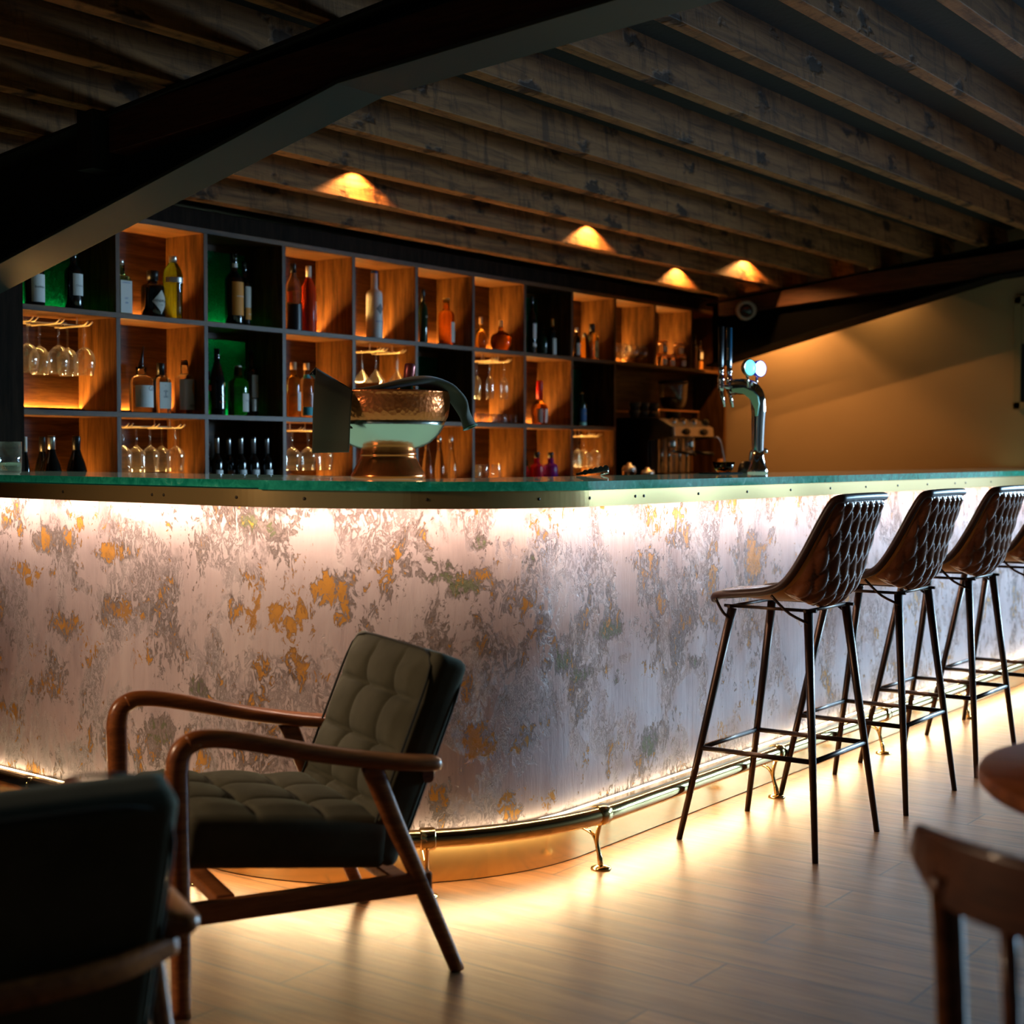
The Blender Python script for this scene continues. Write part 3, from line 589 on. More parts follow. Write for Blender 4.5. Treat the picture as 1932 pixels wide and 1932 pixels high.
def armchair(label):
    A = .310; root = thing('armchair', label, 'armchair', group='green velvet armchairs with wooden arms')
    ys = lambda s: .335-s
    for sg in (-1, 1):
        x = sg*A
        leg = [(x, ys(-.004), 0), (x, ys(-.006), .25), (x, ys(-.010), .46), (x, ys(-.011), .555), (x, ys(.002), .600), (x, ys(.034), .618)]
        P = lerp_path(leg, 34); rad = []
        for i in range(34): f = i/33; rad.append((.019+.003*f, .020+.006*min(1, f*2.2) - (.004*max(0, f-.6)/.4)))
        MB().tube(P, rad, 12, up=(0, .001, 1) if False else None, power=.8).build('front_leg', M_TEAK, root)
        arm = [(x, ys(.014), .611), (x, ys(.038), .619), (x, ys(.085), .617), (x, ys(.15), .604), (x, ys(.22), .587), (x, ys(.32), .562), (x, ys(.42), .541), (x, ys(.50), .527), (x, ys(.56), .519), (x-sg*.003, ys(.595), .515), (x-sg*.010, ys(.618), .513)]
        P = lerp_path(arm, 40); rad = []
        for i in range(40):
            f = i/39; w = .022+.020*max(0, min(1, (f-.25)/.5)); w *= (1 if f < .9 else math.sqrt(max(.05, 1-((f-.9)/.1)**2))); hh = .022-.003*f
            if f > .93: hh *= math.sqrt(max(.15, 1-((f-.93)/.07)**2))
            rad.append((w, hh))
        MB().tube(P, rad, 14, up=(0, 0, 1), power=.8).build('arm', M_TEAK, root)
        rl = lerp_path([(x, ys(.448), .525), (x, ys(.505), .385), (x, ys(.565), .25), (x, ys(.672), 0)], 20)
        MB().tube(rl, [(.016, .026-.009*i/19) for i in range(20)], 12, up=(0, 1, 0), power=.7).build('rear_leg', M_TEAK, root)
        MB().box((x, ys(.302), .228), (.026, .60, .052)).build('side_rail', M_TEAK, root, bevel=.006)
    P = lerp_path([(-A+.005, ys(.598), .486), (-A*.6, ys(.646), .474), (0, ys(.660), .470), (A*.6, ys(.646), .474), (A-.005, ys(.598), .486)], 30)
    MB().tube(P, [(.014, .021)]*30, 12, up=(0, 0, 1), power=.75).build('back_rail', M_TEAK, root)
    for s_, z in ((.10, .245), (.53, .232)): MB().box((0, ys(s_), z), (2*A-.02, .045, .028)).build('cross_rail', M_TEAK, root, bevel=.004)
    seat = cushion((.565, .50, .125), .026, 3, 3, .016, (66, 60, 6), .016); tilt = math.atan2(.055, .46)
    seat.xf(Matrix.Translation((0, ys(.262), .352)) @ Matrix.Rotation(tilt, 4, 'X')); seat.build('seat_cushion', M_VELVET, root)
    # back cushion: its tufted +Z face looks forward and up
    fdir = Vector((0, -.165, .405)).normalized(); nrm = Vector((0, fdir.z, -fdir.y)); H = .525
    bk = cushion((.560, H, .098), .024, 3, 4, .020, (66, 72, 5), .016)
    c = Vector((0, ys(.580), .517))
    Mx = Matrix(((1, 0, 0, c.x), (0, fdir.y, nrm.y, c.y), (0, fdir.z, nrm.z, c.z), (0, 0, 0, 1)))
    bo = bk.xf(Mx).build('back_cushion', M_VELVET, root)
    for zz in (.046, -.044):
        lp = []
        for k in range(60):
            a = 2*PI*k/60; ca, sa = math.cos(a), math.sin(a); w = (abs(ca)**8+abs(sa)**8)**(-1/8); lp.append(Mx @ Vector((.277*ca*w, (H/2-.004)*sa*w, zz)))
        MB().loop(lp, .0032, 6).build('piping', M_PIPING, bo)
    return root
ch = armchair('green tufted velvet armchair with teak arms, side on before the bar front')
ch.location = (2.637, 2.648, 0); ch.rotation_euler = (0, 0, math.atan2(.89, .45))
ch2 = dup(ch, (1.355, 2.151, 0), -.371, 'green velvet armchair cut off at the lower left, seen from behind')

def bar_stool(label):
    root = thing('bar_stool', label, 'bar stool', group='brown leather bar stools at the bar')
    # seat shell: v from front lip to top of back, u across; y is forward
    cen = [(.168, .800), (.150, .806), (.09, .799), (.02, .792), (-.06, .789), (-.13, .794), (-.185, .818), (-.222, .870), (-.243, .940), (-.262, 1.02), (-.283, 1.095), (-.291, 1.122)]
    edg = [(.160, .786), (.140, .800), (.08, .808), (.01, .816), (-.05, .826), (-.098, .846), (-.135, .885), (-.170, .940), (-.200, .995), (-.228, 1.05), (-.262, 1.108), (-.284, 1.120)]
    hwd = [.165, .190, .203, .208, .210, .211, .212, .211, .208, .203, .194, .178]
    NV, NU = 48, 26
    def samp(L, n): return [Vector(p) for p in lerp_path([(a, b, 0) for a, b in L], n)]
    C_, E_ = samp(cen, NV), samp(edg, NV); Hw = [p.x for p in lerp_path([(w, 0, 0) for w in hwd], NV)]
    S = [[None]*(NU+1) for _ in range(NV)]
    for i in range(NV):
        for j in range(NU+1):
            u = -1+2*j/NU; k = abs(u)**2.6; S[i][j] = Vector((Hw[i]*u*(1-.06*k), C_[i].x*(1-k)+E_[i].x*k, C_[i].y*(1-k)+E_[i].y*k))
    N = [[None]*(NU+1) for _ in range(NV)]
    for i in range(NV):
        for j in range(NU+1):
            a = S[min(i+1, NV-1)][j]-S[max(i-1, 0)][j]; b = S[i][min(j+1, NU)]-S[i][max(j-1, 0)]; N[i][j] = a.cross(b).normalized()
    if N[10][NU//2].z > 0: N = [[-n for n in r] for r in N]          # N points down / backwards
    inn = [[S[i][j]-N[i][j]*.007 for j in range(NU+1)] for i in range(NV)]; out = [[S[i][j]+N[i][j]*.007 for j in range(NU+1)] for i in range(NV)]
    mb = MB().grid(inn).grid(out, 1)
    for i in range(NV-1):
        for j in (0, NU): mb.add([inn[i][j], inn[i+1][j], out[i+1][j], out[i][j]], [(0, 1, 2, 3)])
    for j in range(NU):
        for i in (0, NV-1): mb.add([inn[i][j], inn[i][j+1], out[i][j+1], out[i][j]], [(0, 1, 2, 3)])
    mb.build('seat_shell', [M_LEATHER, M_LEATHER_T], root)
    # quilted pad on the back of the shell
    qv, qu = 96, 72; i0, i1 = .44, .955; Q = []
    def bil(G, fi, fj):
        i, j = min(int(fi), NV-2), min(int(fj), NU-1); a, b = fi-i, fj-j
        return (G[i][j]*(1-b)+G[i][j+1]*b)*(1-a)+(G[i+1][j]*(1-b)+G[i+1][j+1]*b)*a
    for i in range(qv+1):
        row = []
        for j in range(qu+1):
            v = i/qv; u = -1+2*j/qu; fi = (i0+(i1-i0)*v)*(NV-1); fj = (.5+.455*u)*NU
            p = bil(out, fi, fj); n = bil(N, fi, fj).normalized(); a = u*3.6+v*3.3; b = u*3.6-v*3.3
            g = (abs(math.sin(PI*a))*abs(math.sin(PI*b)))**.38; e = min(1, (1-abs(u))*9)*min(1, v*12, (1-v)*14)
            bulge = .012*max(0, 1-((v-.18)/.3)**2)*(1-u*u)
            row.append(p+n*(.002+e*(.002+.015*g)+bulge*e))
        Q.append(row)
    MB().grid(Q).build('quilted_back', M_LEATHER, root)
    bd = [S[i][0] for i in range(NV)]+[S[NV-1][j] for j in range(1, NU)]+[S[i][NU] for i in range(NV-1, -1, -1)]+[S[0][j] for j in range(NU-1, 0, -1)]
    MB().loop(bd, .0135, 8).build('rim', M_LEATHER_D, root)
    # frame
    tops = [(-.150, .098), (.135, .098), (-.150, -.168), (.135, -.168)]; feet = [(-.240, .240), (.240, .240), (-.240, -.240), (.240, -.240)]
    ZF = .760
    for (tx, ty), (fx, fy) in zip(tops, feet):
        MB().tube([(tx, ty, ZF), ((tx+fx)/2, (ty+fy)/2, ZF/2), (fx, fy, 0)], [.0150, .0125, .0095], 14).build('leg', M_IRON, root)
    def on(k, z): f = 1-z/ZF; return Vector((tops[k][0]+(feet[k][0]-tops[k][0])*f, tops[k][1]+(feet[k][1]-tops[k][1])*f, z))
    for a, b in ((0, 1), (2, 3), (0, 2), (1, 3)): MB().tube([on(a, .302), on(b, .302)], .0085, 10).build('stretcher', M_IRON, root)
    mb = MB()
    for a, b in ((0, 1), (2, 3), (0, 2), (1, 3)):
        p, q = Vector((*tops[a], ZF+.006)), Vector((*tops[b], ZF+.006)); d = (q-p).normalized()*.028; mb.tube([p-d, q+d], (.007, .004) if False else .0055, 8)
    mb.build('seat_frame', M_IRON, root)
    for k, (sx, sy) in enumerate(((-1, 1), (1, 1), (-1, -1), (1, -1))):
        tp_ = Vector((*tops[k], ZF-.045)); e = Vector((sx*.196, .135 if sy > 0 else -.062, .792 if sy > 0 else .812))
        MB().tube(lerp_path([tp_, tp_+Vector((sx*.018, sy*.004, .014)), (tp_+e)/2+Vector((sx*.010, 0, -.004)), e], 12), .0048, 8).build('seat_hook', M_IRON, root)
    return root
ST = [(4.434, 2.163), (5.184, 2.168), (5.930, 2.176), (6.675, 2.178)]
SLB = ['brown quilted leather bar stool nearest the viewer, left end of the row', 'brown quilted leather bar stool second from the left in the row', 'brown quilted leather bar stool third from the left in the row', 'brown quilted leather bar stool cut by the right edge of the photo']
st0 = bar_stool(SLB[0]); st0.location = (*ST[0], 0)
for (x, y), l in zip(ST[1:], SLB[1:]): dup(st0, (x, y, 0), 0, l)

# round table and dining chair at the lower right
tb = thing('round_table', 'round wooden table with dark edge at the right edge of the photo', 'table', (2.503, .444, 0))
MB().lathe([(0, .712), (.30, .712), (.372, .716), (.385, .728), (.385, .742), (.380, .750), (0, .750)], n=72).build('tabletop', M_TABLE, tb)
MB().lathe([(0, .711), (.05, .711), (.045, .69), (.035, .65), (.032, .08), (.04, .05), (.05, .03), (0, .03)], n=24).build('column', M_BLACKM, tb)
MB().lathe([(0, .035), (.05, .035), (.20, .018), (.215, .006), (.215, 0), (0, 0)], n=40).build('base', M_BLACKM, tb)
dc = thing('dining_chair', 'dark wooden dining chair with curved top rail, lower right corner', 'chair', (1.850, .420, 0))
def dining_chair():
    hw = .205                       # local y across, x forwards
    n = 28; P = [[], []]; top, bot, th = [], [], .020
    prof = []
    for k in range(n+1):
        u = -1+2*k/n; y = u*hw; x = -.222+.052*u*u; zt = .806-.006*u*u; zb = .722+.020*abs(u)**3+.028*max(0, abs(u)-.72)/.28
        prof.append((x, y, zt, zb))
    mb = MB(); rings = []
    for (x, y, zt, zb) in prof: rings.append([Vector((x-th/2-.012, y, zb)), Vector((x-th/2, y, zt-.004)), Vector((x-th/2+.004, y, zt)), Vector((x+th/2-.004, y, zt)), Vector((x+th/2, y, zt-.004)), Vector((x+th/2-.008, y, zb))])
    m6 = len(rings[0]); vs = [p for r in rings for p in r]
    fs = [(i*m6+k, i*m6+(k+1) % m6, (i+1)*m6+(k+1) % m6, (i+1)*m6+k) for i in range(n) for k in range(m6)]+[tuple(range(m6)), tuple(n*m6+k for k in range(m6))[::-1]]
    mb.add(vs, fs, 0, False).build('crest_rail', M_CHAIRW, dc, bevel=.003)
    for s in (-1, 1):
        y = s*.135
        MB().tube(lerp_path([(-.215, y*1.16, 0), (-.188, y*1.12, .25), (-.178, y*1.06, .45), (-.196, y, .64), (-.208, y, .76)], 16), [(.015, .019)]*16, 12, up=(1, 0, 0), power=.75).build('rear_leg', M_CHAIRW, dc)
        MB().tube([(.19, s*.175, 0), (.175, s*.165, .43)], [.012, .018], 12).build('front_leg', M_CHAIRW, dc)
        MB().box((0, s*.160, .395), (.36, .018, .045)).build('seat_rail', M_CHAIRW, dc, bevel=.003)
    for y in (-.05, .05): MB().tube([(-.182, y, .455), (-.205, y, .73)], .010, 10).build('back_spindle', M_CHAIRW, dc)
    raw, vs, fs = roundbox((.40, .40, .035), .016, (10, 10, 3)); MB().add(vs, fs).xf(Matrix.Translation((.01, 0, .436))).build('seat', M_CHAIRW, dc)
    MB().box((.18, 0, .395), (.018, .32, .045)).build('seat_rail', M_CHAIRW, dc, bevel=.003)
dining_chair(); dc.rotation_euler = (0, 0, math.atan2(-.31, .95))

# ================================================================== BOTTLES
PROF = {
 'wine':   [(0, 0), (.94, 0), (1, .015), (1, .60), (.96, .645), (.80, .685), (.50, .725), (.38, .76), (.36, .97), (.40, .975), (.40, .995), (0, .995)],
 'burg':   [(0, 0), (.94, 0), (1, .015), (1, .46), (.95, .54), (.78, .64), (.54, .73), (.38, .80), (.34, .97), (.38, .975), (.38, .995), (0, .995)],
 'spirit': [(0, 0), (.93, 0), (1, .02), (1, .62), (.97, .67), (.80, .72), (.52, .75), (.42, .79), (.40, .97), (0, .97)],
 'squat':  [(0, 0), (.93, 0), (1, .03), (1, .62), (.97, .67), (.85, .70), (.52, .72), (.42, .75), (.40, .96), (0, .96)],
 'gin':    [(0, 0), (.93, 0), (1, .03), (1, .55), (.96, .62), (.80, .66), (.55, .675), (.42, .70), (.44, .84), (0, .84)],
 'taper':  [(0, 0), (.95, 0), (1, .02), (.98, .62), (.93, .68), (.60, .77), (.36, .82), (.33, .97), (0, .97)],
 'ten':    [(0, 0), (.85, 0), (.92, .02), (.96, .52), (1.0, .56), (1.0, .64), (.98, .70), (.86, .78), (.60, .85), (.40, .89), (.38, .97), (0, .97)],
 'belly':  [(0, 0), (.80, 0), (.88, .02), (1, .34), (.98, .40), (.80, .47), (.50, .53), (.36, .60), (.30, .75), (.30, .97), (0, .97)],
 'globe':  [(0, 0), (.62, 0), (.70, .02), (.95, .16), (1, .30), (.93, .44), (.70, .56), (.36, .62), (.22, .68), (.20, .80), (0, .80)],
 'swing':  [(0, 0), (.95, 0), (1, .02), (1, .46), (.92, .54), (.60, .70), (.36, .80), (.32, .86), (.38, .87), (.38, .90), (0, .90)],
}
ZROW = {'T': Z1+T/2, 'M': Z2+T/2, 'B': Z3+T/2}
GRP = 'bottles on the back bar shelves'
def put_text(lb, R, items, flat=None):
    """items: (text, size, x angle or offset, z, material, vertical)"""
    for body, size, ax, zc, m, vert in items:
        vs, fs = text_mesh(body, size); out = []
        for x, y, _ in vs:
            if vert: x, y = -y, x
            if flat is None: a = ax+x/R; out.append((R*math.sin(a), -R*math.cos(a), zc+y))
            else: out.append((ax+x, -flat, zc+y))
        MB().add(out, fs, 0, False).build('lettering', m, lb)
def bottle(row, px, ptop, hw, lab, kind='spirit', glass=None, Y=5.30, cap=None, labels=(), sq=None, group=GRP, name='bottle', cat='bottle', rz=0.0, base=None):
    q = ony(px, ptop, Y); dp = depth(q); Rr = hw*dp/FPX; zb = ZROW[row] if base is None else base; H = q.z-zb
    root = thing(name, lab, cat, (q.x, Y, zb), rz, group); n = 32
    P = [(r*Rr, z*H) for r, z in PROF[kind]]
    MB().lathe(P, n=n, sq=sq).build('glass_body', glass, root)
    if cap:
        z0, cr, m = cap[:3]; top = cap[3] if len(cap) > 3 else 1.0; c = cr*Rr
        MB().lathe([(0, z0*H), (c, z0*H), (c, (top-.01)*H), (c*.93, top*H), (0, top*H)], n=20).build('cap', m, root)
    for L in labels:
        z0, z1, a0, a1, m = L[:5]; items = L[5] if len(L) > 5 else (); shape = L[6] if len(L) > 6 else 'rect'; nm = L[7] if len(L) > 7 else 'label'
        if sq: 
            fl = Rr*sq[2]*1.0+.0012; w = Rr*sq[1]
            lb = MB().bb(a0*w, a1*w, -fl-.0004, -fl+.0006, z0*H, z1*H).build(nm, m, root); put_text(lb, Rr, [(b, s_, x*w, z*H, mm, v) for b, s_, x, z, mm, v in items], fl+.0012)
        else:
            RL = Rr+.0010; g = []; na, nz = 22, 10
            # follow the body radius at each height
            def rad(zz):
                for (r0, h0), (r1, h1) in zip(P, P[1:]):
                    if h0 <= zz <= h1 and h1 > h0: return r0+(r1-r0)*(zz-h0)/(h1-h0)
                return Rr
            if shape == 'rect':
                g = [[Vector(((rad(z)+.001)*math.sin(a), -(rad(z)+.001)*math.cos(a), z)) for z in [H*(z0+(z1-z0)*j/nz) for j in range(nz+1)]] for a in [a0+(a1-a0)*i/na for i in range(na+1)]]
            else:                                                        # diamond
                g = []
                for i in range(na+1):
                    f = i/na; a = a0+(a1-a0)*f; hh = (1-abs(2*f-1))*.5*(z1-z0)*H+1e-4; zc = .5*(z0+z1)*H
                    g.append([Vector((RL*math.sin(a), -RL*math.cos(a), zc-hh+2*hh*j/nz)) for j in range(nz+1)])
            lb = MB().grid(g).build(nm, m, root); put_text(lb, Rr+.0022, [(b, s_, x, z*H, mm, v) for b, s_, x, z, mm, v in items])
    return root
# ---- top row
bottle('T', 64, 470, 19, 'dark wine bottle with white label half hidden by the steel beam, far left', 'wine', G_BLACK, labels=[(.08, .56, -.9, .75, M_PAPERW, [('Bordeaux', .013, .0, .34, M_INK, False)])])
bottle('T', 138, 470, 17, 'dark wine bottle with etched house on white label, top left cubby', 'wine', G_BLACK, labels=[(.24, .80*.74, -.7, .8, M_PAPERW, [('Chateau', .012, .1, .40, M_INKG, False)])])
bottle('T', 227, 490, 16, 'blue glass gin bottle with tall white label', 'squat', G_BLUE, cap=(.90, .38, M_SILVER), sq=(6, 1.0, .9), labels=[(.04, .62, -.72, .95, M_PAPERW, [('LONDON', .010, .1, .58, M_BLUEINK, False), ('DRY', .010, .1, .30, M_BLUEINK, False), ('GIN', .010, .1, .22, M_BLUEINK, False)])])
bottle('T', 288, 511, 22, 'squat black apothecary bottle with pale diamond label', 'squat', G_BLACK, cap=(.80, .50, M_BLACK), labels=[(.10, .585, -.75, .95, M_PAPER, [("HENDRICK'S", .0155, .12, .355, M_INK, False), ('GIN', .010, .12, .27, M_INKG, False)], 'diamond')])
bottle('T', 326, 483, 18.5, 'green fluted bottle with silver cap and silver neck band', 'ten', G_GREEN, Y=5.27, cap=(.885, .40, M_SILVER), labels=[(.575, .655, -1.5, 1.5, M_SILVER, [], 'rect', 'band')])
bottle('T', 441, 478, 17.5, 'dark port bottle with orange label before the green glass', 'wine', G_BLACK, Y=5.29, labels=[(.14, .60, -.95, .9, M_ORANGE, [("SANDEMAN", .010, .1, .40, M_PAPERW, False)]), (.80, .86, -1.2, 1.2, M_PAPERW, [], 'rect', 'neck_label')])
bottle('T', 461, 494, 12, 'dark bottle with white and orange label beside the port bottle', 'wine', G_BLACK, Y=5.33, labels=[(.30, .62, -.6, 1.1, M_PAPER), (.12, .30, -.6, 1.1, M_ORANGE, [('PORT', .010, .3, .2, M_PAPERW, False)])])
bottle('T', 553, 497, 16, 'clear faceted liqueur bottle with black stopper, dark lower half', 'taper', G_CLEAR, cap=(.86, .36, M_BLACK), labels=[(.02, .40, -1.57, 1.57, M_BLACK, [], 'rect', 'dark_sleeve'), (.42, .58, -1.57, -.9, M_REDINK, [], 'rect', 'red_label')])
bottle('T', 582, 502, 14.5, 'bright orange red liqueur bottle with white cap', 'taper', G_RED, cap=(.80, .36, M_WHITECAP), labels=[(.06, .60, -.02, .70, G_RED, [('EDWARDS', .020, .38, .33, M_INKW, True)])])
bottle('T', 706, 511, 15.5, 'frosted white vodka bottle with blue cap and flying bird', 'squat', G_FROST, cap=(.80, .40, M_NAVY), labels=[(.36, .52, -.6, .5, M_INKG, [], 'diamond', 'bird_print'), (.21, .30, -.9, .9, M_FROST if False else G_FROST, [('GREY GOOSE', .0125, .1, .255, M_BLUEINK, False)])])
bottle('T', 798, 546, 8.5, 'slim dark green bottle with pale print at cubby left side', 'spirit', G_DKGREEN, cap=(.78, .45, M_BLACK), labels=[(.30, .60, -.7, .9, G_DKGREEN, [('Jager', .014, .2, .5, M_INKW, False)])])
bottle('T', 842, 563, 15.5, 'amber whisky bottle with cream label and clear stopper', 'spirit', G_AMBER, Y=5.31, cap=(.90, .38, M_GOLDINK), labels=[(.08, .50, -.25, 1.2, M_PAPER, [('Glen', .014, .5, .38, M_REDINK, False)])])
bottle('T', 907, 598, 12, 'rounded tequila bottle with glass ball stopper, left of its cubby', 'globe', G_GOLD, cap=(.78, .28, M_CORK))
bottle('T', 945, 605, 21, 'broad bell shaped golden decanter bottle', 'globe', G_AMBER, Y=5.27, cap=(.78, .18, M_CORK))
bottle('T', 969, 612, 14, 'small golden decanter bottle half hidden behind the broad one', 'globe', G_GOLD, Y=5.36, cap=(.78, .22, M_CORK))
bottle('T', 1004, 558, 8, 'tall dark bottle with two white labels before green glass', 'wine', G_BLACK, Y=5.27, labels=[(.26, .52, -.7, 1.0, M_PAPERW), (.12, .19, -.7, 1.0, M_PAPERW)])
bottle('T', 1024, 618, 10.5, 'squat green bottle between two darker ones', 'squat', G_DKGREEN, Y=5.33, cap=(.85, .4, M_BLACK))
bottle('T', 1042, 602, 7.5, 'slim dark bottle with orange neck and small white label', 'spirit', G_BLACK, Y=5.28, cap=(.74, .42, M_ORANGE), labels=[(.04, .48, -.8, 1.0, M_PAPERW)])
bottle('T', 1088, 618, 6.5, 'dark bottle with pale label tucked at the cubby left edge', 'spirit', G_BLACK, Y=5.30, cap=(.85, .42, M_SILVER), labels=[(.12, .5, -.9, 1.1, M_PAPERW)])
bottle('T', 1103, 628, 9, 'golden spirit bottle behind the yellow square bottle', 'squat', G_GOLD, Y=5.37, cap=(.84, .42, M_BLACK))
bottle('T', 1117, 611, 13, 'yellow square shouldered bottle with black cap and dark figure label', 'squat', G_GOLD, Y=5.28, cap=(.76, .42, M_BLACK), sq=(7, 1, .62), labels=[(.06, .52, -.25, .75, M_GOLDINK, [('A', .045, .25, .28, M_INK, False)])])
bottle('T', 1311, 632, 6, 'dark bottle in shadow at the right end of the top row', 'spirit', G_BROWN, Y=5.36, cap=(.85, .4, M_BLACK))
bottle('T', 1321, 643, 5, 'small dark bottle with orange base, last on the top row', 'spirit', G_BROWN, Y=5.29, cap=(.85, .42, M_BLACK), labels=[(.02, .30, -1.5, 1.5, M_ORANGE), (.38, .60, -.8, 1.0, M_PAPER)])
# ---- middle row
g_ = bottle('M', 266, 676, 22, 'clear wide gin bottle with black pourer and white label', 'gin', G_CLEAR, Y=5.28, labels=[(.10, .50, -1.2, .98, M_PAPERW, [('GIN', .030, .42, .44, M_INKG, False), ('LONDON', .008, -.75, .35, M_INKG, True)])])
Hg = ony(266, 676, 5.28).z-ZROW['M']
MB().tube([(0, 0, Hg*.80), (0, 0, Hg*.90), (.002, -.004, Hg*1.0), (.004, -.012, Hg*1.22)], [.012, .011, .006, .004], 10).build('pourer', M_BLACK, g_)
MB().lathe([(0, Hg*.84), (.0125, Hg*.84), (.0125, Hg*.90), (0, Hg*.90)], n=16).build('cork', M_BLACK, g_)
bottle('M', 303, 685, 16.5, 'square clear gin bottle with black cap and pink paper label', 'squat', G_CLEAR, Y=5.33, cap=(.76, .46, M_BLACK), sq=(8, 1, .8), labels=[(.10, .62, -.85, .85, M_PAPER, [('P', .012, -.2, .44, M_INK, False), ('N', .012, .2, .44, M_INK, False), ('G', .012, -.2, .33, M_INK, False), ('N', .012, .2, .33, M_INK, False), ('I', .050, 0, .385, M_INKG, False), ('A', .008, 0, .55, M_INK, False)])])
b_ = bottle('M', 348, 679, 18, 'honey coloured bottle with copper cap and bird of paradise label', 'squat', G_SEED, Y=5.30, cap=(.90, .34, M_COPPERLID), labels=[(.08, .64, -1.25, 1.0, M_PAPER, [('SEEDLIP', .017, .45, .15, M_INK, False)])])
for o_ in [c for c in bpy.data.objects if c.parent == b_ and c.name.startswith('label')]:
    Rb = 18*depth(ony(348, 679, 5.30))/FPX+.0022; g = []
    for i in range(13):
        f = i/12; ac = .34+.28*math.sin(f*PI)*(-.6)+.32*f; w = .17*math.sin(PI*min(1, f*1.05+.02))**.8; z = .175-.105*f
        g.append([Vector((Rb*math.sin(ac+w*(j/4-.5)*2), -Rb*math.cos(ac+w*(j/4-.5)*2), z*.92)) for j in range(5)])
    MB().grid(g).build('bird_print', M_ORANGE, o_)
bottle('M', 394, 700, 5, 'green bottle with red band peeping out at the cubby left edge', 'spirit', G_GREEN, cap=(.8, .45, M_BLACK), labels=[(.55, .68, -1.5, 1.5, M_REDINK)])
bottle('M', 409, 657, 15, 'tall dark cognac bottle with small round seal', 'burg', G_BLACK, Y=5.29, labels=[(.10, .34, -.9, .9, G_BLACK, [('REMY', .013, .1, .28, M_GOLDINK, False), ('V.S.O.P', .014, .1, .19, M_REDINK, False)]), (.42, .50, .15, .75, M_GOLDINK, [], 'diamond', 'seal')])
bottle('M', 449, 690, 19.5, 'broad whisky bottle with cream label and pale cap', 'spirit', G_GOLD, Y=5.28, cap=(.80, .34, M_WHITECAP), labels=[(.08, .44, -.30, 1.1, M_PAPER, [('Dalwhinnie', .009, .4, .30, M_INK, False)])])
bottle('M', 473, 660, 13.5, 'tall dark whisky bottle with beige label behind the broad one', 'spirit', G_BROWN, Y=5.34, cap=(.86, .4, M_BLACK), labels=[(.28, .62, -.6, 1.2, M_PAPER, [('MALT', .012, .4, .5, M_REDINK, False)]), (.08, .26, -.6, 1.2, M_SILVER)])
bottle('M', 553, 683, 14, 'golden tequila bottle with cork and arched white label', 'spirit', G_GOLD, Y=5.30, cap=(.86, .44, M_CORK), labels=[(.12, .46, -.15, 1.05, M_PAPERW, [('Olmeca', .010, .4, .3, M_INKG, False)])])
bottle('M', 578, 685, 12.5, 'clear tequila bottle with cork and teal bands', 'spirit', G_CLEAR, Y=5.33, cap=(.87, .44, M_CORK), labels=[(.72, .79, -1.57, 1.57, M_TEAL, [], 'rect', 'neck_band'), (.05, .20, -1.4, 1.4, M_TEAL), (.20, .46, .1, 1.1, M_PAPERW)])
bottle('M', 1018, 719, 16, 'square shouldered bourbon bottle with dripping red wax', 'belly', G_AMBER, Y=5.28, cap=(.58, .38, M_REDWAX), labels=[(.05, .36, -1.3, -.55, M_PAPER), (.05, .36, -.15, 1.1, M_PAPER, [('Makers', .011, .45, .28, M_INK, False), ('Mark', .011, .45, .20, M_INK, False)])])
bottle('M', 1097, 741, 9.5, 'dark bottle with blue patterned label on the last middle shelf', 'spirit', G_DKGREEN, Y=5.28, cap=(.80, .40, M_ORANGE), labels=[(.14, .52, -1.3, 1.3, M_BLUEINK, [('RUM', .016, .2, .36, M_GOLDINK, False)]), (.02, .12, -1.4, 1.4, M_MINT)])
# ---- bottom row
bottle('B', 47, 824, 9.5, 'wine bottle with pale neck foil behind the tumbler, bottom left', 'burg', G_BLACK, Y=5.28, cap=(.80, .42, M_PAPERW))
bottle('B', 80, 824, 16, 'dark wine bottle standing behind the silver capped one', 'burg', G_BLACK, Y=5.40, cap=(.80, .40, M_BLACK))
bottle('B', 97, 822, 19, 'dark wine bottle with silver screw cap', 'burg', G_BLACK, Y=5.28, cap=(.82, .38, M_SILVER))
bottle('B', 144, 822, 20, 'dark wine bottle with blue black capsule, alone on the right', 'burg', G_BLACK, Y=5.27, cap=(.80, .38, M_BLACK))
for i, (px, Y, pt) in enumerate([(392, 5.28, 833), (409, 5.25, 824), (431, 5.36, 827), (454, 5.25, 825), (478, 5.25, 825), (503, 5.25, 826)]):
    wl = ['leftmost one, cut by the divider', 'second from the left', 'third from the left, set further back', 'fourth from the left', 'fifth from the left', 'last on the right'][i]
    bottle('B', px, pt, 11, 'small silver capped wine bottle in the bottom six, '+wl, 'wine', G_BLACK, Y=Y, cap=(.76, .40, M_SILVER), labels=[(.14, .52, -.9, 1.0, M_PAPERW, [('CAPTAIN', .009, .35, .46, M_INK, False)] if px > 440 else [])], group='small wine bottles in the bottom cubby')
for i, (px, Y) in enumerate([(806, 5.30), (829, 5.28), (851, 5.26)]):
    r = bottle('B', px, 822, 10.5, 'clear swing top bottle, %s of three beside the copper bowl' % ('left one', 'middle one', 'right one')[i], 'swing', G_CLEAR, Y=Y, group='swing top bottles')
    Hs = ony(px, 822, Y).z-ZROW['B']
    MB().lathe([(0, Hs*.90), (.010, Hs*.90), (.012, Hs*.94), (.007, Hs), (0, Hs)], n=14).build('stopper', M_SILVER, r)
    MB().loop([(.016*math.cos(a), .004, Hs*.84+.022*math.sin(a)) for a in [2*PI*k/20 for k in range(20)]], .0016, 6).build('wire_bail', M_CHROME, r)
bottle('B', 993, 868, 9, 'magenta liqueur bottle half hidden by the divider', 'squat', G_PINK, Y=5.33, cap=(.82, .45, M_BLACK))
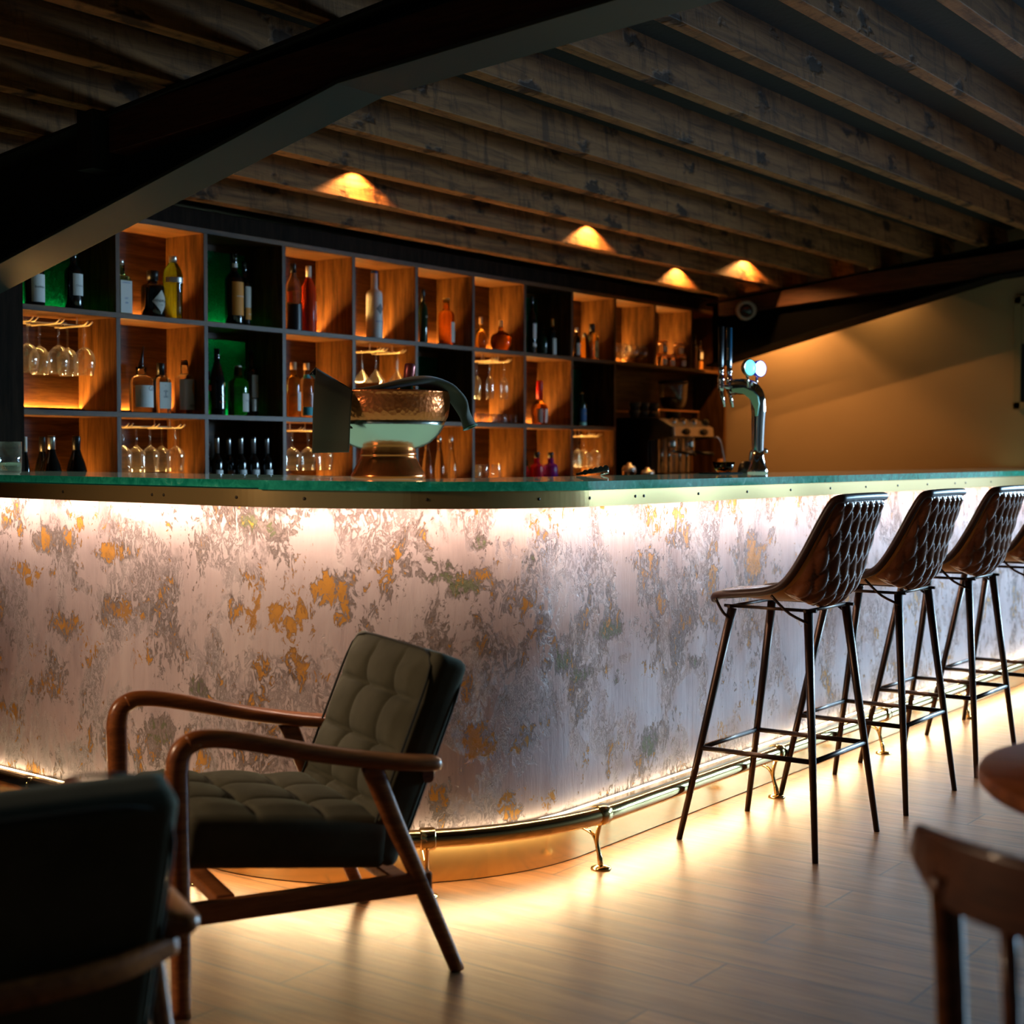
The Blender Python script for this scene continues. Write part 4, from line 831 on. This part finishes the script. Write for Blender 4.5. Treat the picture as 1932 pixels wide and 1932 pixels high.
bottle('B', 1013, 853, 13, 'crimson liqueur bottle next to the purple one', 'squat', G_CRIM, Y=5.27, cap=(.86, .42, M_BLACK))
bottle('B', 1039, 853, 13.5, 'purple liqueur bottle next to the crimson one', 'squat', G_PURPLE, Y=5.27, cap=(.86, .42, M_BLACK))

# ================================================================== GLASSES
def glass_mesh(outer, wall=.0011, n=28):
    inner = [(max(r-wall, 0), z+(wall if i == 0 else 0)) for i, (r, z) in enumerate(outer[1])]
    return MB().lathe(outer[0]+outer[1]+inner[::-1]+[(0, inner[0][1])], n=n)
STEM = lambda h, fr: [(0, 0), (fr, 0), (fr, .0015), (fr*.4, .004), (.0045, .010), (.0036, h*.5), (.0042, h-.006)]
KIND = {
 'red':   (STEM(.095, .036), [(.008, .096), (.026, .106), (.040, .126), (.0455, .150), (.0450, .172), (.040, .200), (.037, .215)]),
 'tall':  (STEM(.085, .036), [(.006, .086), (.018, .096), (.034, .110), (.0405, .122), (.0395, .140), (.036, .175), (.033, .205)]),
 'martini': (STEM(.100, .036), [(.004, .100), (.018, .120), (.036, .145), (.054, .170)]),
 'flute': (STEM(.095, .032), [(.005, .095), (.014, .104), (.022, .120), (.0245, .140), (.0235, .18), (.021, .225)]),
 'tulip': (STEM(.055, .030), [(.006, .056), (.020, .068), (.028, .088), (.029, .110), (.027, .140), (.0265, .155)]),
 'snifter': (STEM(.030, .034), [(.010, .031), (.034, .044), (.047, .066), (.048, .084), (.042, .110), (.035, .128)]),
 'shot': ([(0, 0), (.017, 0), (.018, .002)], [(.0182, .008), (.021, .03), (.0235, .056)]),
}
PROTO = {}
def wine_glass(kind, lab, group, loc, hang=False, name='wine_glass', cat='glass'):
    if kind not in PROTO:
        o = glass_mesh(KIND[kind]).build(name, M_THIN); PROTO[kind] = o
    else: o = PROTO[kind].copy(); COL.objects.link(o)
    o.location = loc; o.rotation_euler = (PI, 0, 0) if hang else (0, 0, 0); tag(o, lab, cat, group); return o
ORD = ['first', 'second', 'third', 'fourth', 'fifth', 'sixth', 'seventh']
def rack(row_top, k, slots, lab, y0=5.215, y1=5.44, drop=.040):
    """brass wire rack under a shelf: a pair of wires per slot, tips turned up at the front"""
    zt = row_top-T/2; xs = [s[0] for s in slots]; r = thing('glass_rack', lab, 'glass rack', (sum(xs)/len(xs), 5.33, zt), 0, 'brass wire glass racks'); ox = sum(xs)/len(xs)
    for x, in slots:
        for s in (-1, 1):
            xx = x-ox+s*.012
            MB().tube(lerp_path([(xx, y1-5.33, -drop), (xx, y0+.05-5.33, -drop), (xx, y0+.02-5.33, -drop+.003), (xx, y0-5.33, -drop+.014)], 12), .0032, 8).build('wire', M_RACK, r)
    for yy in (y1-.03, y0+.09):
        mb = MB().tube([(min(xs)-ox-.012, yy-5.33, -drop+.004), (max(xs)-ox+.012, yy-5.33, -drop+.004)], .0025, 8)
        for x in (min(xs)-ox, max(xs)-ox): mb.tube([(x, yy-5.33, -drop+.004), (x, yy-5.33, 0)], .0028, 8)
        mb.build('cross_wire', M_RACK, r)
    return zt-drop+.0045
def hang_set(row_top, k, spec, kind, slab, glab, group):
    """spec: list of (px, Y) of the hanging stems"""
    zs = row_top-T/2-.05
    pos = [(ony(px, project((DX[k]+.2, Y, zs))[1], Y).x, Y) for px, Y in spec]
    sl = []
    for x, Y in pos:
        if all(abs(x-a) > .03 for a in sl): sl.append(x)
    z = rack(row_top, k, [(x,) for x in sorted(sl)], slab)
    for i, (x, Y) in enumerate(pos): wine_glass(kind, glab % ORD[i], group, (x, Y, z), True)
hang_set(Z1, 0, [(52, 5.27), (74, 5.37), (110, 5.27), (127, 5.37), (159, 5.27)], 'red', 'brass wire glass rack under the shelf, far left', 'large upturned wine glass hanging far left, %s from the left', 'large wine glasses hanging far left')
hang_set(Z2, 1, [(232, 5.27), (257, 5.36), (283, 5.27), (305, 5.36), (331, 5.27)], 'tall', 'brass wire glass rack in the second bottom cubby', 'upturned wine glass in the second bottom cubby, %s from the left', 'wine glasses hanging in the second bottom cubby')
hang_set(Z2, 3, [(551, 5.29), (581, 5.29), (613, 5.27)], 'tall', 'brass wire glass rack left of the copper bowl', 'upturned wine glass left of the copper bowl, %s from the left', 'wine glasses hanging left of the copper bowl')
hang_set(Z1, 4, [(683, 5.36), (709, 5.29), (749, 5.27)], 'martini', 'brass wire glass rack above the copper bowl', 'upturned martini glass above the copper bowl, %s from the left', 'martini glasses hanging above the bowl')
hang_set(Z1, 6, [(900, 5.34), (924, 5.27), (951, 5.26)], 'flute', 'brass wire glass rack holding flutes', 'upturned champagne flute right of the copper bowl, %s from the left', 'champagne flutes hanging on the rack')
hang_set(Z2, 8, [(1090, 5.34), (1101, 5.27), (1122, 5.26)], 'tall', 'brass wire glass rack beside the coffee machine', 'upturned wine glass beside the coffee machine, %s from the left', 'wine glasses hanging beside the coffee machine')
for i, px in enumerate((905, 915, 926, 937, 947, 956, 968)):
    wine_glass('shot', 'small shot glass on the shelf under the flutes, %s from the left' % ORD[i], 'shot glasses under the flutes', (ony(px, 790, 5.255+.03*(i % 2)).x, 5.25+.05*(i % 2), ZROW['M']), name='shot_glass')
for i, (px, Y) in enumerate([(899, 5.33), (912, 5.27), (936, 5.27)]):
    wine_glass('tulip', 'upright stemmed glass in the bottom cubby below the flutes, %s from the left' % ORD[i], 'upright stemmed glasses', (ony(px, 870, Y).x, Y, ZROW['B']+.03))
for i, (px, Y) in enumerate([(1171, 5.28), (1183, 5.37), (1192, 5.27), (1210, 5.27)]):
    wine_glass('snifter', 'round brandy glass in the top cubby above the coffee machine, %s from the left' % ORD[i], 'brandy glasses on the top shelf', (ony(px, 660, Y).x, Y, ZROW['T']))
# preserving jars with copper lids
jar0 = None
for i, (px, py, Y, lab) in enumerate([(1249, 691, 5.26, 'lower left'), (1264, 691, 5.28, 'lower middle'), (1285, 691, 5.25, 'lower right'), (1250, 664, 5.27, 'upper left'), (1280, 664, 5.265, 'upper right')]):
    x = ony(px, py, Y).x; z = ZROW['T']+(.0885 if i > 2 else 0)
    if jar0 is None:
        jar0 = thing('preserving_jar', '', 'jar', (x, Y, z), 0, 'small labelled jars with copper lids')
        MB().lathe([(0, 0), (.030, 0), (.033, .004), (.033, .055), (.028, .066), (.028, .070), (0, .070)], n=24).build('glass_body', G_SEED, jar0)
        MB().lathe([(0, .068), (.031, .068), (.033, .072), (.033, .084), (.028, .088), (0, .088)], n=24).build('lid', M_COPPERLID, jar0)
        g = [[Vector((.0342*math.sin(a), -.0342*math.cos(a), z_)) for z_ in (.012, .050)] for a in [-.85+1.7*k/14 for k in range(15)]]
        MB().grid(g).build('paper_label', M_PAPERW, jar0); j = jar0
    else: j = dup(jar0, (x, Y, z))
    j['label'] = 'small jar with copper lid and white label, %s of the stack of five' % lab

# ================================================================== ON THE BAR
def bar_z(x, y):                                                   # height of the glass under a point
    P = bar_path(-.3); i = min(range(len(P)), key=lambda k: (P[k].x-x)**2+(P[k].y-y)**2); return GT+rise(i)
bx, by = 3.655, 3.185; bz = bar_z(bx, by)
bw = thing('copper_bowl', 'hammered copper wine bowl on a flared foot with dark napkins', 'bowl', (bx, by, bz))
MB().lathe([(0, 0), (.118, 0), (.122, .004), (.121, .012), (.108, .036), (.096, .058), (.090, .070), (.091, .074), (.093, .078), (.090, .084), (.088, .096), (.086, .102), (0, .102)], n=48).build('foot', M_COPPER_S, bw)
MB().lathe([(.070, .092), (.092, .096), (.115, .104), (.138, .117), (.157, .134), (.172, .153), (.181, .169), (.187, .185), (.182, .186), (.165, .165), (.143, .140), (.115, .117), (.07, .100)], n=64).build('lower_bowl', M_BOWLREFL, bw)
MB().lathe([(.187, .185), (.195, .200), (.1995, .225), (.2015, .250), (.203, .273), (.2065, .278), (.204, .281), (.199, .277), (.195, .262), (.190, .225), (.182, .186)], n=64).build('upper_bowl', M_COPPER, bw)
def sc(px, py, d): return CC+ray(px, py)*d
# champagne bottle standing in the bowl, and a dark one leaning out to the left
top = sc(774, 686, 4.86); b0 = Vector((bx+.045, by-.015, bz+.125)); ax = (top-b0); L = ax.length
cb = thing('champagne_bottle', 'champagne bottle with pink foil neck standing in the copper bowl', 'bottle', b0); cb.rotation_euler = ax.to_track_quat('Z', 'Y').to_euler()
MB().lathe([(0, 0), (.040, 0), (.044, .01), (.044, L*.42), (.034, L*.58), (.019, L*.70), (.0155, L*.78), (0, L*.78)], n=28).build('glass_body', G_DKGREEN, cb)
MB().lathe([(.0165, L*.66), (.0168, L*.86), (.0185, L*.88), (.0175, L*.93), (.0185, L*.97), (.014, L), (0, L)], n=24).build('foil', M_PINKFOIL, cb)
top = sc(590, 700, 4.70); b0 = Vector((bx-.045, by+.01, bz+.155)); ax = top-b0; L = ax.length
lb_ = thing('wine_bottle', 'dark wine bottle leaning left out of the copper bowl under a napkin', 'bottle', b0); lb_.rotation_euler = ax.to_track_quat('Z', 'Y').to_euler()
MB().lathe([(0, 0), (.034, 0), (.037, .01), (.037, L*.40), (.028, L*.56), (.016, L*.66), (.0145, L*.97), (.016, L*.975), (.016, L), (0, L)], n=24).build('glass_body', G_BLACK, lb_)
# napkin hanging from the leaning bottle: a folded sheet, both halves hanging from the ridge
hz = Vector((CR.x, CR.y, 0)).normalized(); fw = Vector((-CF.x, -CF.y, 0)).normalized()
r0, r1 = sc(597, 694, 4.64), sc(666, 735, 4.64); b0_, b1_ = sc(588, 855, 4.64).z, sc(652, 853, 4.64).z
def napkin():
    P = []; nu = 26; nv = 30
    for i in range(nu+1):
        u = i/nu; rp = r0.lerp(r1, u); zb = b0_+(b1_-b0_)*u; row = []
        for j in range(-14, nv+1):
            if j <= 0: v = -j/14; off = -.022-.02*v+.006*math.sin(u*7); z = rp.z-(rp.z-zb)*.62*v; p = rp+fw*off*min(1, v*6)
            else: v = j/nv; off = .018+.020*math.sin(PI*min(1, v*1.2))+.007*math.sin(u*5+v*2); z = rp.z-(rp.z-zb)*v; p = rp+fw*off*min(1, v*6)
            sh = -.012*v*(1-u)-.012*v*u*(1 if j > 0 else .5); row.append(Vector((p.x, p.y, z))+hz*sh)
        P.append(row)
    o = MB().grid(P).build('napkin', M_CLOTH); s_ = o.modifiers.new('Solidify', 'SOLIDIFY'); s_.thickness = .004; return o
tag(napkin(), 'dark olive napkin hanging folded at the left of the copper bowl', 'napkin', 'napkins on the copper bowl')
path = lerp_path([sc(668, 741, 4.75), sc(715, 734, 4.72), sc(762, 722, 4.72), (sc(800, 719, 4.76)), sc(838, 733, 4.80), sc(862, 752, 4.82), sc(876, 780, 4.83), sc(887, 806, 4.83)], 34)
rads = []
for i in range(34): f = i/33; rads.append((.085-.050*max(0, (f-.55)/.45), .006+.010*math.sin(PI*min(1, f*1.1))+.017*max(0, (f-.6)/.4)))
mb = MB().tube(path, rads, 20, up=(0, 0, 1), caps=False)
tg = (path[-1]-path[-2]).normalized()
nk = mb.build('napkin', M_CLOTH); s_ = nk.modifiers.new('Solidify', 'SOLIDIFY'); s_.thickness = .004; s_.offset = -1
tag(nk, 'dark green napkin draped over the right rim of the copper bowl', 'napkin', 'napkins on the copper bowl')
ed = mb.v[-20:]                                                    # the open folded end
MB().loop(ed, .0026, 6).build('glow_hem', M_CLOTH_G, nk)  # edge tinted green to carry the bar-top glow on the napkin

# beer tap tower
tx, ty = 6.05, 3.07; tz = GT
tp_ = thing('beer_tap', 'chrome swan neck beer tap tower with two handles and glowing lenses', 'beer tap', (tx, ty, tz))
MB().lathe([(0, 0), (.046, 0), (.047, .010), (.043, .022), (.034, .045), (.028, .075), (.0255, .11), (0, .11)], n=36).build('base', M_CHROME, tp_)
col = lerp_path([(0, 0, .09), (0, 0, .16), (0, -.001, .23), (0, -.002, .29), (0, .006, .345), (0, .040, .385), (0, .095, .392), (0, .140, .388)], 44)
rr = [(.0255+.010*min(1, i/26), .0255+.008*min(1, i/26)-.013*max(0, (i-28)/16)) for i in range(44)]
MB().tube(col, rr, 24, up=(0, .3, 1) if False else (1, 0, 0), power=.9).build('column', M_CHROME, tp_)
cres = [(.114, .381), (.052, .385), (.006, .367), (-.018, .344), (-.024, .311), (-.015, .258), (-.006, .256), (-.003, .287), (.018, .33), (.053, .357), (.111, .367)]
MB().prism(cres, 'X', -.0395, -.030).build('mint_reflection', M_MINT, tp_)  # plate coloured mint for the bar top mirrored in the chrome
for k, (dx, hm) in enumerate(((-.04, M_BLACK), (.04, M_BLUEH))):
    tr_ = MB().lathe([(0, .372), (.012, .374), (.015, .385), (.016, .40), (.0135, .408), (.0165, .42), (.0165, .432), (.012, .440), (.010, .455), (.0125, .462), (.0125, .482), (0, .482)], (dx, .168, 0), 24)
    tr_.tube([(dx, .168, .392), (dx*.6, .128, .390)], .009, 12); tr_ = tr_.build('tap', M_CHROME, tp_)
    MB().tube([(dx, .168, .378), (dx, .160, .345), (dx, .150, .300)], [.011, .0085, .0065], 14).build('spout', M_CHROME, tr_)
    MB().tube([(dx, .168, .480), (dx, .168, .492), (dx, .168, .665)], [(.009, .009), (.014, .010), (.0145, .011)], 18, up=(0, 1, 0), power=.6).build('handle', hm, tr_)
    if k: 
        vs, fs = text_mesh('PERONI', .016); MB().add([(dx-.0152, .168+y, .545+x) for x, y, _ in vs], fs, 0, False).build('lettering', M_INKW, tr_)
for k, (dx, m1, m2) in enumerate(((-.055, M_CHROME, M_LENS_A), (.045, M_LENSRING, M_LENS_B))):
    n_ = Vector((-.32, -.95, .0)).normalized(); q = n_.to_track_quat('Z', 'Y').to_matrix().to_4x4(); M4 = Matrix.Translation((dx, .02, .473)) @ q
    rg = MB().lathe([(0, -.018), (.030, -.018), (.037, -.008), (.038, .010), (.0345, .012), (.0345, .009), (0, .009)], n=36).xf(M4).build('lens_ring', m1, tp_)
    MB().lathe([(0, .014), (.020, .0135), (.0345, .0095), (0, .0092)], n=36).xf(M4).build('lens', m2, rg)
    MB().tube([(dx*.7, .03, .385), (dx, .028, .445)], .006, 10).build('lens_stem', M_CHROME, tp_)
# small things on the bar
q = onz(18, 896, GT+.013); d_ = 5.25; q = CC+ray(18, 880)*d_
tum = thing('tumbler', 'glass tumbler part filled with water on the bar at far left', 'glass', (q.x, q.y, bar_z(q.x, q.y)))
MB().lathe([(0, 0), (.034, 0), (.040, .006), (.043, .05), (.0425, .115), (.0412, .115), (.0415, .05), (.038, .012), (0, .012)], n=32).build('glass_body', M_THIN, tum)
MB().lathe([(0, .013), (.0375, .0132), (.0405, .040), (0, .042)], n=32).build('water', M_WATER, tum)
q = onz(1071, 897, GT)
cs = thing('corkscrew', 'black folded corkscrew lying on the glass bar top', 'corkscrew', (q.x, q.y-.12, GT), math.atan2(CR.y, CR.x))
MB().tube([(-.066, 0, .006), (-.045, 0, .010), (.0, 0, .018), (.045, 0, .026), (.062, 0, .030)], [(.006, .004), (.010, .007), (.011, .010), (.011, .011), (.009, .010)], 12, up=(0, 0, 1)).build('handle', M_BLUEH if False else M_BLACK, cs)
mb = MB()
for k in range(5): mb.tube([(-.03+.02*k, -.013, .014+.0045*k), (-.03+.02*k, .013, .014+.0045*k)], [.0105, .0105], 10)
mb.build('grip_ridge', M_BLACK, cs); MB().tube([(.055, 0, .028), (.060, 0, .012), (.03, 0, .004)], .004, 8).build('lever', M_CHROME, cs)
q = onz(1362, 894, GT)
q = Vector((5.93, 3.13, GT)); 
tr = tag(MB().bb(-.11, .11, -.05, .05, 0, .006).build('bar_mat', M_STEEL_D, None, bevel=.002), 'thin black bar mat lying left of the beer tap', 'mat'); tr.location = (5.80, 3.12, GT)
tag(MB().lathe([(0, .002), (.03, 0), (.040, .012), (.050, .045), (.047, .045), (.037, .015), (0, .008)], n=28).build('glass_dish', G_GOLD), 'small amber glass dish on the bar left of the tap', 'dish').location = (5.86, 3.14, GT+.0065)
tag(MB().lathe([(0, .056), (.018, .055), (.034, .044), (.042, .022), (.043, 0), (0, 0)], n=28).build('dome_cover', M_BLACK), 'black dome cover standing behind the beer tap base', 'cover').location = (6.16, 3.18, GT)
fc = tag(MB().tube(lerp_path([(0, 0, 0), (0, 0, .06), (0, -.004, .095), (0, -.02, .106), (0, -.05, .107), (0, -.078, .107), (0, -.08, .092)], 26), .0075, 12).build('faucet', M_CHROME), 'slim chrome faucet bending right behind the beer tap', 'faucet'); fc.location = (6.27, 3.22, GT)

# ================================================================== COFFEE CORNER
cm = thing('coffee_machine', 'black and steel espresso machine in the open niche', 'coffee machine', (8.735, 5.1, .94))
CL = lambda mb: mb.xf(Matrix.Translation((-8.735, -5.1, -.94)))
side = [(5.40, .97), (5.40, 1.505), (5.03, 1.505), (4.915, 1.445), (4.910, 1.375), (5.09, 1.355), (5.09, 1.14), (4.93, 1.13), (4.93, .97)]
for x in (8.45, 9.00): CL(MB().prism(side, 'X', x, x+.02)).build('side_panel', M_BLACKM, cm, bevel=.003)
CL(MB().bb(8.47, 9.0, 5.08, 5.39, .98, 1.50)).build('body', M_BLACKM, cm, bevel=.003)
hd = CL(MB().prism([(5.10, 1.375), (5.10, 1.50), (5.03, 1.50), (4.905, 1.442), (4.900, 1.382)], 'X', 8.47, 9.0)).build('head_panel', M_STAINLESS, cm, bevel=.003)
for x in (8.62, 8.86): CL(MB().lathe([(0, 0), (.050, 0), (.052, -.003), (0, -.003)], n=28).xf(Matrix.Translation((x, 4.899, 1.413)) @ Matrix.Rotation(PI/2, 4, 'X') @ Matrix.Diagonal((1, .45, -1, 1)))).build('badge', M_BLACKM, hd)
CL(MB().bb(8.55, 8.97, 5.072, 5.088, 1.14, 1.375)).build('backsplash', M_STAINLESS, cm)
dt = CL(MB().bb(8.46, 9.01, 4.92, 5.08, .97, 1.13)).build('drip_tray', M_STAINLESS, cm, bevel=.004)
for x in (8.60, 8.84):
    g_ = CL(MB().lathe([(0, 1.30), (.034, 1.30), (.036, 1.31), (.036, 1.35), (.030, 1.378), (0, 1.378)], (x, 5.0, 0), 28)).build('group_head', M_CHROME, cm)
    CL(MB().lathe([(0, 1.262), (.030, 1.265), (.034, 1.298), (0, 1.298)], (x, 5.0, 0), 24)).build('filter_basket', M_CHROME, g_)
    CL(MB().tube([(x, 4.97, 1.282), (x+.005, 4.90, 1.272), (x+.01, 4.82, 1.262)], [.008, .012, .013], 12)).build('filter_handle', M_BLACK, g_)
    for s_ in (-.045, .05): CL(MB().tube([(x+s_, 5.05, 1.14), (x+s_, 5.05, 1.37)], .013, 12)).build('column', M_CHROME, cm)
for x, m in ((8.53, M_CHROME), (8.66, M_CHROME), (8.80, M_CHROME), (8.97, M_BLACK)):
    CL(MB().lathe([(0, 0), (.022, 0), (.026, .008), (.024, .030), (.016, .038), (0, .040)], n=20).xf(Matrix.Translation((x, 4.965, 1.47)) @ Matrix.Rotation(1.1, 4, 'X'))).build('knob', m, cm)
CL(MB().tube(lerp_path([(9.0, 4.93, 1.375), (9.05, 4.90, 1.38), (9.08, 4.885, 1.33), (9.10, 4.87, 1.20), (9.11, 4.86, 1.13)], 18), .006, 10)).build('steam_wand', M_CHROME, cm)
for y in (5.02, 5.38): CL(MB().tube([(8.47, y, 1.505), (8.47, y, 1.555), (9.0, y, 1.555), (9.0, y, 1.505)], .006, 8)).build('cup_rail', M_COPPERLID, cm)
M_CUP = mat('dark_stoneware', (.05, .045, .042), .35)
cup0 = None
for i, (x, z, lab) in enumerate([(8.52, 0, 'lower left'), (8.63, 0, 'lower middle'), (8.75, 0, 'lower right'), (8.53, 1, 'upper left'), (8.64, 1, 'upper middle'), (8.76, 1, 'upper right')]):
    loc = (x, 5.24, 1.5055+.054*z)
    if cup0 is None:
        cup0 = thing('espresso_cup', '', 'cup', loc, .35, 'dark cups stacked on the coffee machine')
        MB().lathe([(0, 0), (.022, 0), (.030, .008), (.038, .035), (.039, .052), (.036, .052), (.034, .035), (.026, .010), (0, .008)], n=28).build('cup_body', M_CUP, cup0)
        MB().tube(lerp_path([(.036, 0, .044), (.056, 0, .042), (.058, 0, .024), (.036, 0, .016)], 14), .004, 8).build('handle', M_CUP, cup0); c_ = cup0
    else: c_ = dup(cup0, loc, .35)
    c_['label'] = 'dark cup on top of the coffee machine, %s of two stacked rows' % lab
gd = thing('coffee_grinder', 'coffee grinder with clear bean hopper behind the espresso machine', 'coffee grinder', (9.135, 5.30, .94))
MB().bb(-.085, .085, -.09, .10, 0, .56).build('body', M_BLACKM, gd, bevel=.01); MB().lathe([(.045, .56), (.055, .60), (.055, .63), (0, .63)], n=28).build('collar', M_BLACKM, gd)
MB().lathe([(.05, .63), (.085, .66), (.098, .71), (.102, .80), (.104, .825), (.101, .825), (.095, .71), (.082, .664), (.05, .636)], n=40).build('hopper', M_THIN, gd)
MB().lathe([(0, .64), (.078, .664), (.092, .71), (.088, .725), (0, .73)], n=32).build('coffee_beans', mat('coffee_beans', (.06, .025, .012), .5), gd); MB().lathe([(0, .824), (.106, .824), (.104, .84), (.02, .848), (0, .848)], n=32).build('hopper_lid', M_BLACK, gd)
for i, (x, y, lab) in enumerate([(8.02, 4.97, 'steel milk jug left of the espresso machine, taller one'), (8.13, 4.90, 'steel milk jug left of the espresso machine, shorter one')]):  # milk jugs drawn as tall lidded tins to show above the bar
    r = thing('milk_jug', lab, 'jug', (x, y, .94), 0, 'steel milk jugs')
    h = .27-.03*i
    MB().lathe([(0, 0), (.030, 0), (.034, .01), (.045, h*.78), (.047, h*.80), (0, h*.80)], n=28).build('tin', M_CHROME, r); MB().lathe([(.044, h*.80), (.043, h*.86), (.036, h*.92), (.016, h*.94), (.015, h*.99), (0, h)], n=28).build('top', M_STAINLESS, r)
ml = thing('tamper', 'tamper with round wooden knob right of the espresso machine', 'mill', (9.16, 4.93, .94))  # tamper drawn as a tall mill so its knob clears the bar
MB().lathe([(0, 0), (.028, 0), (.028, .02), (.018, .07), (.024, .15), (.016, .235), (0, .235)], n=24).build('body', M_WOODKNOB, ml); MB().lathe([(0, .235), (.014, .236), (.028, .262), (.024, .285), (0, .292)], n=24).build('knob', M_WOODKNOB, ml)
# security camera on the timber beside the far steel beam
sc_ = thing('security_camera', 'white dome security camera under the timber at the shelf end', 'camera', (9.325, 4.80, 2.262)); vd = (CC-Vector((9.25, 4.82, 2.26))).normalized()
MB().lathe([(0, 0), (.055, 0), (.055, .018), (.040, .030), (0, .030)], n=32).xf(Matrix.Rotation(-PI/2, 4, 'Y')).build('base', M_WHITE, sc_)
q4 = Matrix.Translation((-.065, 0, -.004)) @ (vd+Vector((-.15, -.25, -.1))).normalized().to_track_quat('Z', 'Y').to_matrix().to_4x4()
MB().lathe([(0, -.068), (.03, -.062), (.055, -.042), (.068, -.010), (.070, .012), (.064, .030), (.052, .040), (.050, .034), (0, .030)], n=40).xf(q4).build('housing', M_WHITE, sc_)
MB().lathe([(.048, .032), (.045, .045), (.030, .056), (0, .060), (0, .03)], n=32).xf(q4).build('lens', mat('camera_lens', (.02, .02, .02), .08, coat=1.0), sc_)
